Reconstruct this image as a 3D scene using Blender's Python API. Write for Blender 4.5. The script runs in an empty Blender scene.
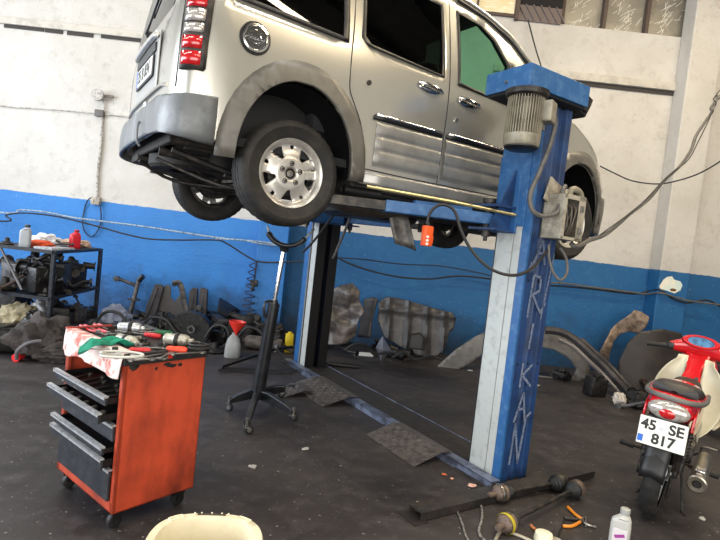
import bpy, bmesh, math, random
from mathutils import Vector, Matrix, Euler, noise
random.seed(7)
C = bpy.context.scene.collection
PI = math.pi
R = math.radians
scn = bpy.context.scene

# ------------------------------------------------------------------ camera
F, PIT, ROL, CH = 520.0, R(2.887), R(6.318), 1.5
fw = Vector((0, math.cos(PIT), -math.sin(PIT)))
u0 = Vector((0, math.sin(PIT), math.cos(PIT)))
r0 = Vector((1, 0, 0))
rt = r0*math.cos(ROL)+u0*math.sin(ROL)
up = u0*math.cos(ROL)-r0*math.sin(ROL)
def ray(x, y): return fw+rt*((x-360)/F)-up*((y-270)/F)
def G(x, y, z=0.0):
    d = ray(x, y); t = (z-CH)/d.z; p = d*t; return Vector((p.x, p.y, z))
def W(x, y, Y=7.7):
    d = ray(x, y); t = Y/d.y; return Vector((d.x*t, Y, CH+d.z*t))
cd = bpy.data.cameras.new('camera'); cam = bpy.data.objects.new('camera', cd); C.objects.link(cam)
cd.sensor_fit = 'HORIZONTAL'; cd.sensor_width = 36; cd.lens = F*36/720; cd.clip_start = 0.05; cd.clip_end = 200
M3 = Matrix((rt, up, -fw)).transposed()
cam.matrix_world = Matrix.Translation((0, 0, CH)) @ M3.to_4x4()
scn.camera = cam

# ------------------------------------------------------------------ materials
def lin(c):
    return tuple(((v/255)/12.92 if v/255 <= .04045 else ((v/255+.055)/1.055)**2.4) for v in c)+(1,)
MATS = {}
def mat(name, col, rough=.5, metal=0, spots=None, scale=8, amt=.5, bump=0, bscale=30, coat=0, thr=(.45, .6), detail=6, stretch=None, spec=.5):
    """principled; spots = second colour mixed in by noise (wear, grime)"""
    if name in MATS: return MATS[name]
    m = bpy.data.materials.new(name); m.use_nodes = True; nt = m.node_tree; N = nt.nodes; L = nt.links
    b = N['Principled BSDF']
    b.inputs['Base Color'].default_value = lin(col); b.inputs['Roughness'].default_value = rough; b.inputs['Metallic'].default_value = metal
    b.inputs['Coat Weight'].default_value = coat; b.inputs['Coat Roughness'].default_value = .06
    b.inputs['Specular IOR Level'].default_value = spec
    tc = N.new('ShaderNodeTexCoord'); mp = N.new('ShaderNodeMapping'); L.new(tc.outputs['Object'], mp.inputs[0])
    if stretch: mp.inputs['Scale'].default_value = stretch
    if spots is not None:
        n = N.new('ShaderNodeTexNoise'); n.inputs['Scale'].default_value = scale; n.inputs['Detail'].default_value = detail; n.inputs['Roughness'].default_value = .65
        L.new(mp.outputs[0], n.inputs['Vector'])
        mr = N.new('ShaderNodeMapRange'); mr.inputs[1].default_value = thr[0]; mr.inputs[2].default_value = thr[1]; mr.inputs[4].default_value = amt
        L.new(n.outputs[0], mr.inputs[0])
        mx = N.new('ShaderNodeMix'); mx.data_type = 'RGBA'; mx.inputs[6].default_value = lin(col); mx.inputs[7].default_value = lin(spots)
        L.new(mr.outputs[0], mx.inputs[0]); L.new(mx.outputs[2], b.inputs['Base Color'])
    if bump:
        n2 = N.new('ShaderNodeTexNoise'); n2.inputs['Scale'].default_value = bscale; n2.inputs['Detail'].default_value = 5
        L.new(mp.outputs[0], n2.inputs['Vector'])
        bp = N.new('ShaderNodeBump'); bp.inputs['Strength'].default_value = bump; bp.inputs['Distance'].default_value = .02
        L.new(n2.outputs[0], bp.inputs['Height']); L.new(bp.outputs[0], b.inputs['Normal'])
    MATS[name] = m
    return m
def glassmat(name, tint, rough=.02, mixf=.75):
    m = bpy.data.materials.new(name); m.use_nodes = True; nt = m.node_tree; N = nt.nodes; L = nt.links
    for n in list(N): N.remove(n)
    o = N.new('ShaderNodeOutputMaterial'); t = N.new('ShaderNodeBsdfTransparent'); t.inputs[0].default_value = lin(tint)
    g = N.new('ShaderNodeBsdfGlossy'); g.inputs['Roughness'].default_value = rough
    fr = N.new('ShaderNodeFresnel'); ge = N.new('ShaderNodeNewGeometry'); mi = N.new('ShaderNodeMapRange'); L.new(ge.outputs['Backfacing'], mi.inputs[0]); mi.inputs[3].default_value = 1.5; mi.inputs[4].default_value = 1/1.5; L.new(mi.outputs[0], fr.inputs[0])
    mx = N.new('ShaderNodeMixShader'); L.new(fr.outputs[0], mx.inputs[0]); L.new(t.outputs[0], mx.inputs[1]); L.new(g.outputs[0], mx.inputs[2]); L.new(mx.outputs[0], o.inputs[0])
    MATS[name] = m; return m
silver = mat('silver_paint', (186, 184, 176), .28, .72, (160, 156, 146), 3, .25, coat=.6, thr=(.4, .7))
ribsilver = mat('dusty_silver_paint', (150, 149, 145), .36, .5, (112, 112, 112), 4, .5, coat=.3)  # greyer silver copy: dust plus the dark floor's reflection put into the colour
greyplas = mat('grey_bumper_plastic', (94, 97, 100), .4, 0, (132, 138, 142), 5, .5, bump=.05, bscale=120)
archplas = mat('grey_arch_plastic', (98, 95, 89), .42, 0, (72, 69, 65), 9, .5)
blackm = mat('black_plastic', (16, 16, 18), .45)
rubber = mat('tyre_rubber', (22, 21, 21), .75, 0, (50, 45, 39), 9, .5, bump=.1, bscale=60)
rubtread = rubber
rubberk = mat('black_rubber', (22, 22, 23), .6)
chrome = mat('chrome', (205, 205, 205), .14, 1)
rimm = mat('wheel_silver', (196, 193, 188), .35, .6, (150, 146, 140), 12, .3)
under = mat('dirty_underbody', (38, 35, 33), .8, 0, (70, 62, 54), 12, .5, bump=.3, bscale=40)
darksteel = mat('dark_steel', (44, 43, 44), .5, .6, (84, 78, 72), 14, .6, bump=.1)
steel = mat('bare_steel', (150, 148, 144), .35, .9, (90, 84, 78), 20, .5)
redlamp = mat('red_lamp_lens', (190, 22, 28), .15, 0, (120, 8, 14), 30, .5, coat=1)
clearlamp = mat('clear_lamp_lens', (185, 178, 172), .12, .3, (120, 115, 110), 40, .6, coat=1)
cloth_d = mat('dark_cabin_cloth', (26, 28, 30), .9)
carglass = glassmat('tinted_car_glass', (176, 214, 194)); darkglass = glassmat('dark_tinted_glass', (34, 38, 37))
liftblue = mat('lift_blue_paint', (34, 86, 140), .45, 0, (92, 134, 174), 16, .5, bump=.05, thr=(.5, .72))
liftblue2 = mat('lift_dark_blue_paint', (27, 60, 108), .45, 0, (16, 30, 56), 6, .6, bump=.05)
worn = mat('worn_pale_rail_paint', (176, 180, 178), .5, .1, (120, 122, 120), 13, .6, bump=.1, thr=(.52, .74))
motorg = mat('motor_grey', (146, 140, 124), .45, .2, (96, 90, 78), 14, .5)
boxg = mat('dirty_white_enamel', (160, 154, 140), .45, 0, (96, 88, 76), 9, .7)
cablek = mat('cable_black', (30, 30, 32), .55)
cableg = mat('cable_grey', (92, 90, 88), .6, 0, (50, 50, 50), 20, .5)
chalk = mat('chalk_marking', (112, 124, 148), .9, 0, (58, 78, 116), 60, .8)
plate_steel = mat('oily_floor_plate', (38, 35, 35), .55, .2, (66, 58, 52), 9, .6, bump=.15)

# ------------------------------------------------------------------ mesh builder
class MB:
    def __init__(s): s.bm = bmesh.new()
    def xf(s, vs, M):
        bmesh.ops.transform(s.bm, matrix=M, verts=vs)
    def box(s, c, d, rot=None, bev=0):
        r = bmesh.ops.create_cube(s.bm, size=1); vs = r['verts']
        s.xf(vs, Matrix.Translation(c) @ (rot.to_matrix().to_4x4() if isinstance(rot, Euler) else (rot or Matrix.Identity(4))) @ Matrix.Diagonal((d[0], d[1], d[2], 1)))
        if bev:
            es = list({e for v in vs for e in v.link_edges})
            bmesh.ops.bevel(s.bm, geom=es, offset=bev, segments=2, affect='EDGES', profile=.5)
        return s
    def box2(s, a, b, bev=0):
        return s.box([(a[i]+b[i])/2 for i in range(3)], [abs(b[i]-a[i]) for i in range(3)], None, bev)
    def cyl(s, p0, p1, ra, rb=None, n=20, caps=True):
        p0 = Vector(p0); p1 = Vector(p1); rb = ra if rb is None else rb
        d = p1-p0; L = d.length
        if L < 1e-6: return s
        q = d.to_track_quat('Z', 'Y').to_matrix().to_4x4()
        r = bmesh.ops.create_cone(s.bm, cap_ends=caps, segments=n, radius1=max(ra, 1e-4), radius2=max(rb, 1e-4), depth=L)
        s.xf(r['verts'], Matrix.Translation((p0+p1)/2) @ q); return s
    def tube(s, pts, r, n=8, smooth=0, closed=False):
        P = [Vector(p) for p in pts]
        if smooth: P = catmull(P, smooth, closed)
        rs = r if isinstance(r, (list, tuple)) else None
        prev = None; rings = []; t0 = None; nrm = None
        for i, p in enumerate(P):
            a = P[(i-1) % len(P)] if (closed or i > 0) else p; b = P[(i+1) % len(P)] if (closed or i < len(P)-1) else p
            t = (b-a).normalized() if (b-a).length > 1e-9 else Vector((0, 0, 1))
            if nrm is None:
                nrm = t.orthogonal().normalized()
            else:
                nrm = (nrm-t*nrm.dot(t)); nrm = nrm.normalized() if nrm.length > 1e-6 else t.orthogonal().normalized()
            bi = t.cross(nrm)
            rr = (rs[0]+(rs[-1]-rs[0])*i/max(1, len(P)-1)) if rs else r
            rings.append([s.bm.verts.new(p+(nrm*math.cos(2*PI*k/n)+bi*math.sin(2*PI*k/n))*rr) for k in range(n)])
        m = len(rings)
        for i in range(m if closed else m-1):
            A = rings[i]; B = rings[(i+1) % m]
            for k in range(n):
                s.bm.faces.new((A[k], A[(k+1) % n], B[(k+1) % n], B[k]))
        if not closed:
            s.bm.faces.new(list(reversed(rings[0]))); s.bm.faces.new(rings[-1])
        return s
    def lathe(s, prof, M=None, n=32, closed=False, rfun=None):
        """prof: (r, h) ; axis z; M matrix"""
        M = M or Matrix.Identity(4); rings = []
        for k in range(n):
            a = 2*PI*k/n
            rings.append([s.bm.verts.new(M @ Vector(((r+(rfun(j, k) if rfun else 0))*math.cos(a), (r+(rfun(j, k) if rfun else 0))*math.sin(a), h))) for j, (r, h) in enumerate(prof)])
        m = len(prof)
        for k in range(n):
            A = rings[k]; B = rings[(k+1) % n]
            for j in range(m if closed else m-1):
                j2 = (j+1) % m
                s.bm.faces.new((A[j], B[j], B[j2], A[j2]))
        return s
    def prism(s, poly, d0, d1, M=None):
        """poly in local xy, extruded z d0..d1"""
        M = M or Matrix.Identity(4)
        a = [s.bm.verts.new(M @ Vector((x, y, d0))) for x, y in poly]; b = [s.bm.verts.new(M @ Vector((x, y, d1))) for x, y in poly]
        n = len(poly)
        s.bm.faces.new(list(reversed(a))); s.bm.faces.new(b)
        for i in range(n): s.bm.faces.new((a[i], a[(i+1) % n], b[(i+1) % n], b[i]))
        return s
    def grid(s, fn, nu, nv, cu=False):
        V = [[s.bm.verts.new(fn(i/(nu if cu else nu-1), j/(nv-1))) for j in range(nv)] for i in range(nu)]
        for i in range(nu if cu else nu-1):
            for j in range(nv-1):
                s.bm.faces.new((V[i][j], V[(i+1) % nu][j], V[(i+1) % nu][j+1], V[i][j+1]))
        return s
    def blob(s, c, d, seed=0, amp=.15, fr=2.0, sub=3, rot=None, flat=0):
        r = bmesh.ops.create_icosphere(s.bm, subdivisions=sub, radius=1)
        off = Vector((seed*3.1, seed*1.7, seed*.9))
        for v in r['verts']:
            k = 1+amp*noise.noise(v.co*fr+off)+amp*.5*noise.noise(v.co*fr*2.3+off)
            v.co = v.co*k
            if flat and v.co.z < -flat: v.co.z = -flat
        s.xf(r['verts'], Matrix.Translation(c) @ (rot.to_matrix().to_4x4() if rot else Matrix.Identity(4)) @ Matrix.Diagonal((d[0], d[1], d[2], 1)))
        return s
    def build(s, name, m, parent=None, smooth=35, bevel=0, solid=0, loc=None, rot=None, fixn=True):
        me = bpy.data.meshes.new(name)
        if fixn: bmesh.ops.recalc_face_normals(s.bm, faces=s.bm.faces)
        s.bm.to_mesh(me); s.bm.free()
        o = bpy.data.objects.new(name, me); C.objects.link(o)
        if m: me.materials.append(m)
        if smooth:
            for p in me.polygons: p.use_smooth = True
            me.set_sharp_from_angle(angle=R(smooth))
        if solid:
            md = o.modifiers.new('thickness', 'SOLIDIFY'); md.thickness = solid; md.offset = 0
        if bevel:
            md = o.modifiers.new('bevel', 'BEVEL'); md.width = bevel; md.segments = 2; md.limit_method = 'ANGLE'; md.angle_limit = R(40)
        if parent: o.parent = parent
        if loc is not None: o.location = loc
        if rot is not None: o.rotation_euler = rot
        return o
def catmull(P, k, closed=False):
    out = []; n = len(P)
    for i in range(n if closed else n-1):
        p0 = P[(i-1) % n] if (closed or i > 0) else P[i]; p1 = P[i]; p2 = P[(i+1) % n]; p3 = P[(i+2) % n] if (closed or i < n-2) else P[(i+1) % n]
        for j in range(k):
            t = j/k
            out.append(.5*((2*p1)+(p2-p0)*t+(2*p0-5*p1+4*p2-p3)*t*t+(-p0+3*p1-3*p2+p3)*t*t*t))
    if not closed: out.append(P[-1])
    return out
def tag(o, label=None, cat=None, group=None, kind=None):
    if label: o['label'] = label
    if cat: o['category'] = cat
    if group: o['group'] = group
    if kind: o['kind'] = kind
    return o
def thing(name, loc, rz, label, cat, group=None):
    o = bpy.data.objects.new(name, None); C.objects.link(o); o.empty_display_size = .1
    o.location = loc; o.rotation_euler = (0, 0, rz)
    return tag(o, label, cat, group)
def struct(o): o['kind'] = 'structure'; return o
def kids(o): return [x for x in bpy.data.objects if x.parent is o]
def copy_tree(o, parent=None):
    c = o.copy(); C.objects.link(c); c.parent = parent
    for ch in kids(o): copy_tree(ch, c)
    return c
def text_mesh(body, size, depth=.001, bold=0):
    cu = bpy.data.curves.new('lettering', 'FONT'); cu.body = body; cu.size = size; cu.extrude = depth; cu.offset = bold
    cu.align_x = 'CENTER'; cu.align_y = 'CENTER'
    o = bpy.data.objects.new('lettering', cu); C.objects.link(o)
    dg = bpy.context.evaluated_depsgraph_get(); me = bpy.data.meshes.new_from_object(o.evaluated_get(dg))
    bpy.data.objects.remove(o); return me
def text_obj(name, body, size, m, parent, M, depth=.001, bold=0, sx=1):
    me = text_mesh(body, size, depth, bold); me.transform(M @ Matrix.Diagonal((sx, 1, 1, 1))); me.materials.clear(); me.materials.append(m)
    o = bpy.data.objects.new(name, me); C.objects.link(o); o.parent = parent; return o
def pip(x, y, poly):
    ins = False; n = len(poly); j = n-1
    for i in range(n):
        xi, yi = poly[i]; xj, yj = poly[j]
        if (yi > y) != (yj > y) and x < (xj-xi)*(y-yi)/(yj-yi)+xi: ins = not ins
        j = i
    return ins
def sheet(outline, f, du=.12, dv=.1, holes=(), name='panel', m=None, parent=None, off=0., solid=0, smooth=40):
    """flat domain polygon (u,v), cut to shape, mapped by f(u,v,off)"""
    us = [p[0] for p in outline]; vs = [p[1] for p in outline]
    a, b, c, d = min(us), max(us), min(vs), max(vs)
    nu = max(1, int((b-a)/du+.5)); nv = max(1, int((d-c)/dv+.5))
    bm = bmesh.new()
    V = [[bm.verts.new((a+(b-a)*i/nu, c+(d-c)*j/nv, 0)) for j in range(nv+1)] for i in range(nu+1)]
    for i in range(nu):
        for j in range(nv): bm.faces.new((V[i][j], V[i+1][j], V[i+1][j+1], V[i][j+1]))
    for poly in [outline]+list(holes):
        n = len(poly)
        for i in range(n):
            p = Vector((*poly[i], 0)); q = Vector((*poly[(i+1) % n], 0)); e = q-p
            if e.length < 1e-6: continue
            x0, x1 = min(p.x, q.x)-1e-4, max(p.x, q.x)+1e-4; y0, y1 = min(p.y, q.y)-1e-4, max(p.y, q.y)+1e-4
            fs = []
            for fc in bm.faces:
                xs = [v.co.x for v in fc.verts]; ys = [v.co.y for v in fc.verts]
                if max(xs) >= x0 and min(xs) <= x1 and max(ys) >= y0 and min(ys) <= y1: fs.append(fc)
            geom = list({x for fc in fs for x in list(fc.verts)+list(fc.edges)})+fs
            nn = Vector((-e.y, e.x, 0)).normalized()
            bmesh.ops.bisect_plane(bm, geom=geom, dist=1e-6, plane_co=p, plane_no=nn)
    dead = []
    for fc in bm.faces:
        cc = fc.calc_center_median()
        # representative interior point
        if not pip(cc.x, cc.y, outline) or any(pip(cc.x, cc.y, h) for h in holes): dead.append(fc)
    bmesh.ops.delete(bm, geom=dead, context='FACES')
    fc = max(bm.faces, key=lambda x: x.calc_area()); c0 = fc.calc_center_median(); c0 = (c0.x, c0.y)
    for v in bm.verts: v.co = f(v.co.x, v.co.y, off)
    bm.normal_update(); od = f(c0[0], c0[1], off+.02)-f(c0[0], c0[1], off)
    if od.dot(fc.normal) < 0: bmesh.ops.reverse_faces(bm, faces=bm.faces)
    mb = MB(); mb.bm.free(); mb.bm = bm
    o = mb.build(name, m, parent, smooth, solid=0, fixn=False)
    if solid:
        md = o.modifiers.new('thickness', 'SOLIDIFY'); md.thickness = solid; md.offset = -1
    return o
def smoothstep(a, b, x):
    t = max(0, min(1, (x-a)/(b-a))); return t*t*(3-2*t)
def lerp_tab(tab, x):
    if x <= tab[0][0]: return tab[0][1]
    for (a, va), (b, vb) in zip(tab, tab[1:]):
        if x <= b:
            return va+(vb-va)*(x-a)/(b-a)
    return tab[-1][1]
# ------------------------------------------------------------------ room
def wall_material():
    m = bpy.data.materials.new('painted_plaster'); m.use_nodes = True; nt = m.node_tree; N = nt.nodes; L = nt.links
    b = N['Principled BSDF']; b.inputs['Roughness'].default_value = .6
    g = N.new('ShaderNodeNewGeometry'); sp = N.new('ShaderNodeSeparateXYZ'); L.new(g.outputs['Position'], sp.inputs[0])
    def noise_(sc, det=8, rough=.6):
        n = N.new('ShaderNodeTexNoise'); n.inputs['Scale'].default_value = sc; n.inputs['Detail'].default_value = det; n.inputs['Roughness'].default_value = rough
        L.new(g.outputs['Position'], n.inputs['Vector']); return n
    def math_(op, a, b_):
        n = N.new('ShaderNodeMath'); n.operation = op
        for i, v in enumerate((a, b_)):
            if isinstance(v, (int, float)): n.inputs[i].default_value = v
            else: L.new(v, n.inputs[i])
        return n.outputs[0]
    def mr(v, a, b_, c=0, d=1):
        n = N.new('ShaderNodeMapRange'); L.new(v, n.inputs[0]); n.inputs[1].default_value = a; n.inputs[2].default_value = b_; n.inputs[3].default_value = c; n.inputs[4].default_value = d; return n.outputs[0]
    def mix(f_, a, b_):
        n = N.new('ShaderNodeMix'); n.data_type = 'RGBA'
        if isinstance(f_, float): n.inputs[0].default_value = f_
        else: L.new(f_, n.inputs[0])
        for i, v in ((6, a), (7, b_)):
            if isinstance(v, tuple): n.inputs[i].default_value = v
            else: L.new(v, n.inputs[i])
        return n.outputs[2]
    # white plaster with stains
    n1 = noise_(1.1); n2 = noise_(5.5, 10, .75); n3 = noise_(22, 4, .7)
    w = mix(mr(n1.outputs[0], .42, .68, 0, .5), lin((197, 194, 189)), lin((170, 164, 156)))
    w = mix(mr(n2.outputs[0], .52, .75, 0, .55), w, lin((146, 140, 131)))
    w = mix(mr(n3.outputs[0], .66, .72, 0, .6), w, lin((150, 145, 138)))
    # blue dado with scratches and grime
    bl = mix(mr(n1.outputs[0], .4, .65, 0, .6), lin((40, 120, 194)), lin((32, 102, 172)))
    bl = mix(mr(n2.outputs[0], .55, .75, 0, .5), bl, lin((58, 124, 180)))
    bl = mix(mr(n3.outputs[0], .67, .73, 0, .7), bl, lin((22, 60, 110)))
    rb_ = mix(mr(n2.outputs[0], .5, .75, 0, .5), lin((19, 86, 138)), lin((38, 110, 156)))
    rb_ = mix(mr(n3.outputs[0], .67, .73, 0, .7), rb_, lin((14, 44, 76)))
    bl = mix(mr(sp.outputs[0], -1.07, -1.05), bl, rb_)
    chips = noise_(34, 3, .6)
    bl = mix(mr(chips.outputs[0], .69, .73, 0, .6), bl, lin((150, 176, 196)))
    grime = noise_(2.4, 8, .7)
    gz = math_('SUBTRACT', grime.outputs[0], math_('MULTIPLY', sp.outputs[2], .55))
    bl = mix(mr(gz, .12, .5, 0, .8), bl, lin((26, 44, 66)))
    edge = math_('ADD', math_('ADD', sp.outputs[2], math_('MULTIPLY', sp.outputs[0], .012)), math_('MULTIPLY', math_('SUBTRACT', n2.outputs[0], .5), .05))
    f_ = mr(edge, 1.648, 1.654)
    col = mix(f_, bl, w); L.new(col, b.inputs['Base Color'])
    bp = N.new('ShaderNodeBump'); bp.inputs['Strength'].default_value = .5; bp.inputs['Distance'].default_value = .025
    L.new(math_('ADD', n2.outputs[0], math_('MULTIPLY', n3.outputs[0], .3)), bp.inputs['Height']); L.new(bp.outputs[0], b.inputs['Normal'])
    MATS['wall'] = m; return m
wallm = wall_material()
def floor_material():
    m = bpy.data.materials.new('oily_concrete_floor'); m.use_nodes = True; nt = m.node_tree; N = nt.nodes; L = nt.links
    b = N['Principled BSDF']; g = N.new('ShaderNodeNewGeometry')
    def nz(sc, det=8, ro=.65):
        n = N.new('ShaderNodeTexNoise'); n.inputs['Scale'].default_value = sc; n.inputs['Detail'].default_value = det; n.inputs['Roughness'].default_value = ro; L.new(g.outputs['Position'], n.inputs['Vector']); return n.outputs[0]
    def ramp(v, a, b_, c, d):
        n = N.new('ShaderNodeMapRange'); L.new(v, n.inputs[0]); n.inputs[1].default_value = a; n.inputs[2].default_value = b_; n.inputs[3].default_value = c; n.inputs[4].default_value = d; return n.outputs[0]
    def mix(f_, a, b_):
        n = N.new('ShaderNodeMix'); n.data_type = 'RGBA'; L.new(f_, n.inputs[0])
        for i, v in ((6, a), (7, b_)):
            if isinstance(v, tuple): n.inputs[i].default_value = v
            else: L.new(v, n.inputs[i])
        return n.outputs[2]
    big = nz(.9); mid = nz(7, 10, .7); fine = nz(60, 3); speck = nz(38, 2, .5)
    b.inputs['Specular IOR Level'].default_value = .45
    c = mix(ramp(big, .38, .62, 0, 1), lin((60, 55, 55)), lin((33, 28, 28)))
    c = mix(ramp(mid, .5, .72, 0, .6), c, lin((84, 79, 80)))
    c = mix(ramp(speck, .69, .74, 0, .65), c, lin((170, 165, 158)))
    L.new(c, b.inputs['Base Color'])
    L.new(ramp(big, .35, .65, .68, .46), b.inputs['Roughness'])
    bp = N.new('ShaderNodeBump'); bp.inputs['Strength'].default_value = .5; bp.inputs['Distance'].default_value = .01
    L.new(mid, bp.inputs['Height']); bp2 = N.new('ShaderNodeBump'); bp2.inputs['Strength'].default_value = .25; bp2.inputs['Distance'].default_value = .004
    L.new(fine, bp2.inputs['Height']); L.new(bp.outputs[0], bp2.inputs['Normal']); L.new(bp2.outputs[0], b.inputs['Normal'])
    return m
floorm = floor_material()
X0, X1, Y0, Y1, ZC = -8.0, 9.0, -5.0, 7.7, 6.6
b = MB(); b.box2((X0-.2, Y0-.2, -.2), (X1+.2, Y1+.2, 0)); struct(b.build('floor', floorm))
b = MB(); b.box2((X0-.2, Y1, 0), (4.33-2.15, Y1+.2, ZC)); b.box2((2.18, Y1, 0), (X1+.2, Y1+.2, 4.97)); b.box2((4.40, Y1, 4.97), (X1+.2, Y1+.2, ZC)); b.box2((2.18, Y1, 5.9), (4.40, Y1+.2, ZC))
b.box2((2.18, Y1+.03, 4.97), (2.5, Y1+.2, 5.9))
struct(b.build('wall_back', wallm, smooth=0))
b = MB(); b.box2((X1, Y0, 0), (X1+.2, Y1, ZC)); struct(b.build('wall_right', wallm, smooth=0))
# left wall: tall window band
b = MB(); b.box2((X0-.2, Y0, 0), (X0, Y1, 1.2)); b.box2((X0-.2, Y0, 4.6), (X0, Y1, ZC)); b.box2((X0-.2, Y0, 1.2), (X0, -3.5, 4.6)); b.box2((X0-.2, 6.2, 1.2), (X0, Y1, 4.6))
struct(b.build('wall_left', wallm, smooth=0))
# front wall with the workshop door opening behind the photographer
b = MB(); b.box2((X0, Y0-.2, 0), (-5, Y0, ZC)); b.box2((6, Y0-.2, 0), (X1, Y0, ZC)); b.box2((-5, Y0-.2, 4.4), (6, Y0, ZC))
struct(b.build('wall_front', wallm, smooth=0))
ceilm = mat('ceiling_sheeting', (96, 94, 90), .8, 0, (60, 58, 55), 2, .6)
b = MB(); b.box2((X0, Y0, ZC), (X1, Y1, ZC+.1))
for i in range(9): b.box2((X0, Y0+.5+i*1.5, ZC-.18), (X1, Y0+.62+i*1.5, ZC))
struct(b.build('ceiling', ceilm, smooth=0))
# columns
b = MB(); b.box2((-1.49, 7.4, 0), (-1.06, 7.7, ZC), .012); t2 = struct(b.build('trim_1', wallm, smooth=0))
b = MB(); b.box2((4.24, 7.4, 0), (4.67, 7.7, ZC), .015); t3 = struct(b.build('trim_2', wallm, smooth=0))
plaster = mat('bare_plaster', (226, 222, 206), .9, 0, (188, 214, 214), 14, .8)
pp = [(.0, .03), (.05, .15), (.1, .2), (.17, .22), (.2, .17), (.3, .15), (.34, .09), (.32, .0), (.24, -.06), (.12, -.03), (.02, -.01)]
q = W(659, 288, 7.4)
M = Matrix.Translation((q.x, 7.398, q.z)) @ Matrix.Rotation(PI/2, 4, 'X')
b = MB(); b.prism([(x*.95, y*.85) for x, y in pp], -.001, .002, M); o = b.build('bare_plaster_patch', plaster, t3, smooth=0)
b = MB(); b.blob((q.x+.2, 7.394, q.z-.005), (.045, .006, .02), 2); b.build('rust_stain', mat('rust', (120, 80, 50), .9, 0, (50, 36, 30), 30, .7), t3)
# concrete bond beams running along the wall
ledge = mat('plaster_ledge', (190, 185, 175), .7, 0, (150, 145, 138), 8, .5)
crack = mat('dark_joint', (60, 56, 54), .9)
b = MB(); b.box2((-8, 7.66, 4.1), (-2.9, 7.72, 4.2), .008); b.box2((1.6, 7.64, 4.19), (4.24, 7.72, 4.3), .008); b.box2((4.67, 7.64, 4.19), (9, 7.72, 4.3), .008); o3 = struct(b.build('trim_3', ledge, smooth=0))
b = MB()
random.seed(3); x = -6.0
while x < -3.2:
    w_ = random.uniform(.25, .8); b.box2((x, 7.685, 4.06-random.uniform(.0, .015)), (x+w_, 7.71, 4.098)); x += w_+random.uniform(.0, .25)
b.box2((1.7, 7.68, 4.13), (4.24, 7.71, 4.188)); b.build('broken_joint', crack, o3, smooth=0)
# window_1: strip of glass blocks / dusty panes
frame = mat('window_frame_brown', (84, 70, 62), .7)
dust = mat('dusty_pane', (150, 144, 130), .35, 0, (112, 108, 100), 3, .7)
scr = mat('scratched_film', (232, 230, 222), .6)
w1 = bpy.data.objects.new('window_1', None); C.objects.link(w1); w1.location = (2.5, 7.72, 4.97); w1['kind'] = 'structure'
b = MB(); b.box2((0, .1, 0), (1.9, .12, .93)); b.build('pane', dust, w1, smooth=0)
b = MB()
for xx in (-.01, .60, 1.22, 1.84): b.box2((xx, .0, 0), (xx+.05, .1, .93))
b.box2((-.01, 0, .9), (1.9, .1, .93)); b.build('window_frame', frame, w1, smooth=0)
b = MB(); random.seed(5)
for i in range(90):
    cx = random.choice((.33, .92, 1.55))+random.gauss(0, .1); cz = random.uniform(.0, .6); a = random.gauss(.9, .35); L_ = random.uniform(.03, .16)
    b.box((cx, .097, cz+.02), (L_, .002, .006), Euler((0, -a, 0)))
b.build('scratches', scr, w1, smooth=0)
w2 = bpy.data.objects.new('window_2', None); C.objects.link(w2); w2.location = (1.86, 7.66, 4.97); w2['kind'] = 'structure'
b = MB(); b.box2((0, 0, .2), (.62, .03, .9)); b.build('dark_opening', mat('dark_opening', (18, 14, 16), .8), w2, smooth=0)
b = MB()
for i in range(6): b.box((.05+i*.11, .0, .1), (.012, .03, .26), Euler((0, -.6, 0)))
b.box2((0, .01, -.02), (.62, .035, .2)); b.build('corrugated_sill', mat('grey_corrugated', (112, 100, 96), .7), w2, smooth=0)
b = MB(); b.box2((-.05, -.03, -.03), (0, .05, .9)); b.build('window_frame', frame, w2, smooth=0)
w3 = bpy.data.objects.new('window_3', None); C.objects.link(w3); w3.location = (1.05, 7.68, 5.02); w3['kind'] = 'structure'
b = MB(); b.box2((0, 0, 0), (.75, .02, .8)); b.build('pane', mat('yellow_lit_pane', (226, 206, 160), .4, 0, (240, 232, 210), 6, .8, stretch=(1, 1, 6)), w3, smooth=0)  # pane in pale yellow with lighter streaks
b = MB()
for xx in (-.03, .2, .75): b.box2((xx, -.02, 0), (xx+.03, 0, .8))
b.box2((-.03, -.02, -.04), (.78, .02, 0)); b.build('window_frame', frame, w3, smooth=0)

# ------------------------------------------------------------------ lighting
wd = bpy.data.worlds.new('world'); scn.world = wd; wd.use_nodes = True
bg = wd.node_tree.nodes['Background']; bg.inputs[0].default_value = (.80, .88, 1, 1); bg.inputs[1].default_value = 1.2
def area(name, loc, rot, sx, sy, e, col):
    l = bpy.data.lights.new(name, 'AREA'); l.shape = 'RECTANGLE'; l.size = sx; l.size_y = sy; l.energy = e; l.color = col
    o = bpy.data.objects.new(name, l); C.objects.link(o); o.location = loc; o.rotation_euler = rot; return o
area('door_daylight', (.5, -4.9, 2.2), (R(90), 0, 0), 10.5, 4.2, 480, (1, .93, .80))
area('left_window_daylight', (-7.9, 1.4, 2.9), (0, R(-90), 0), 3.3, 9.4, 620, (.86, .93, 1))
for i, (x, y) in enumerate([(-4.2, 5.2), (-4.2, 2.2), (-.3, -.2), (-.3, 3.0), (3.8, .6), (3.8, 4.6)]):
    area('fill_strip', (x, y, 6.3), (0, 0, 0), 3.4, .22, 75 if x < 3 else 165, (1, .95, .84) if x < 2 else (1, .82, .56))  # unseen fill strips added for soft light and band reflections, warmer on the right
scn.view_settings.view_transform = 'Standard'; scn.view_settings.look = 'None'; scn.view_settings.gamma = 1; scn.view_settings.exposure = .35
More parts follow.
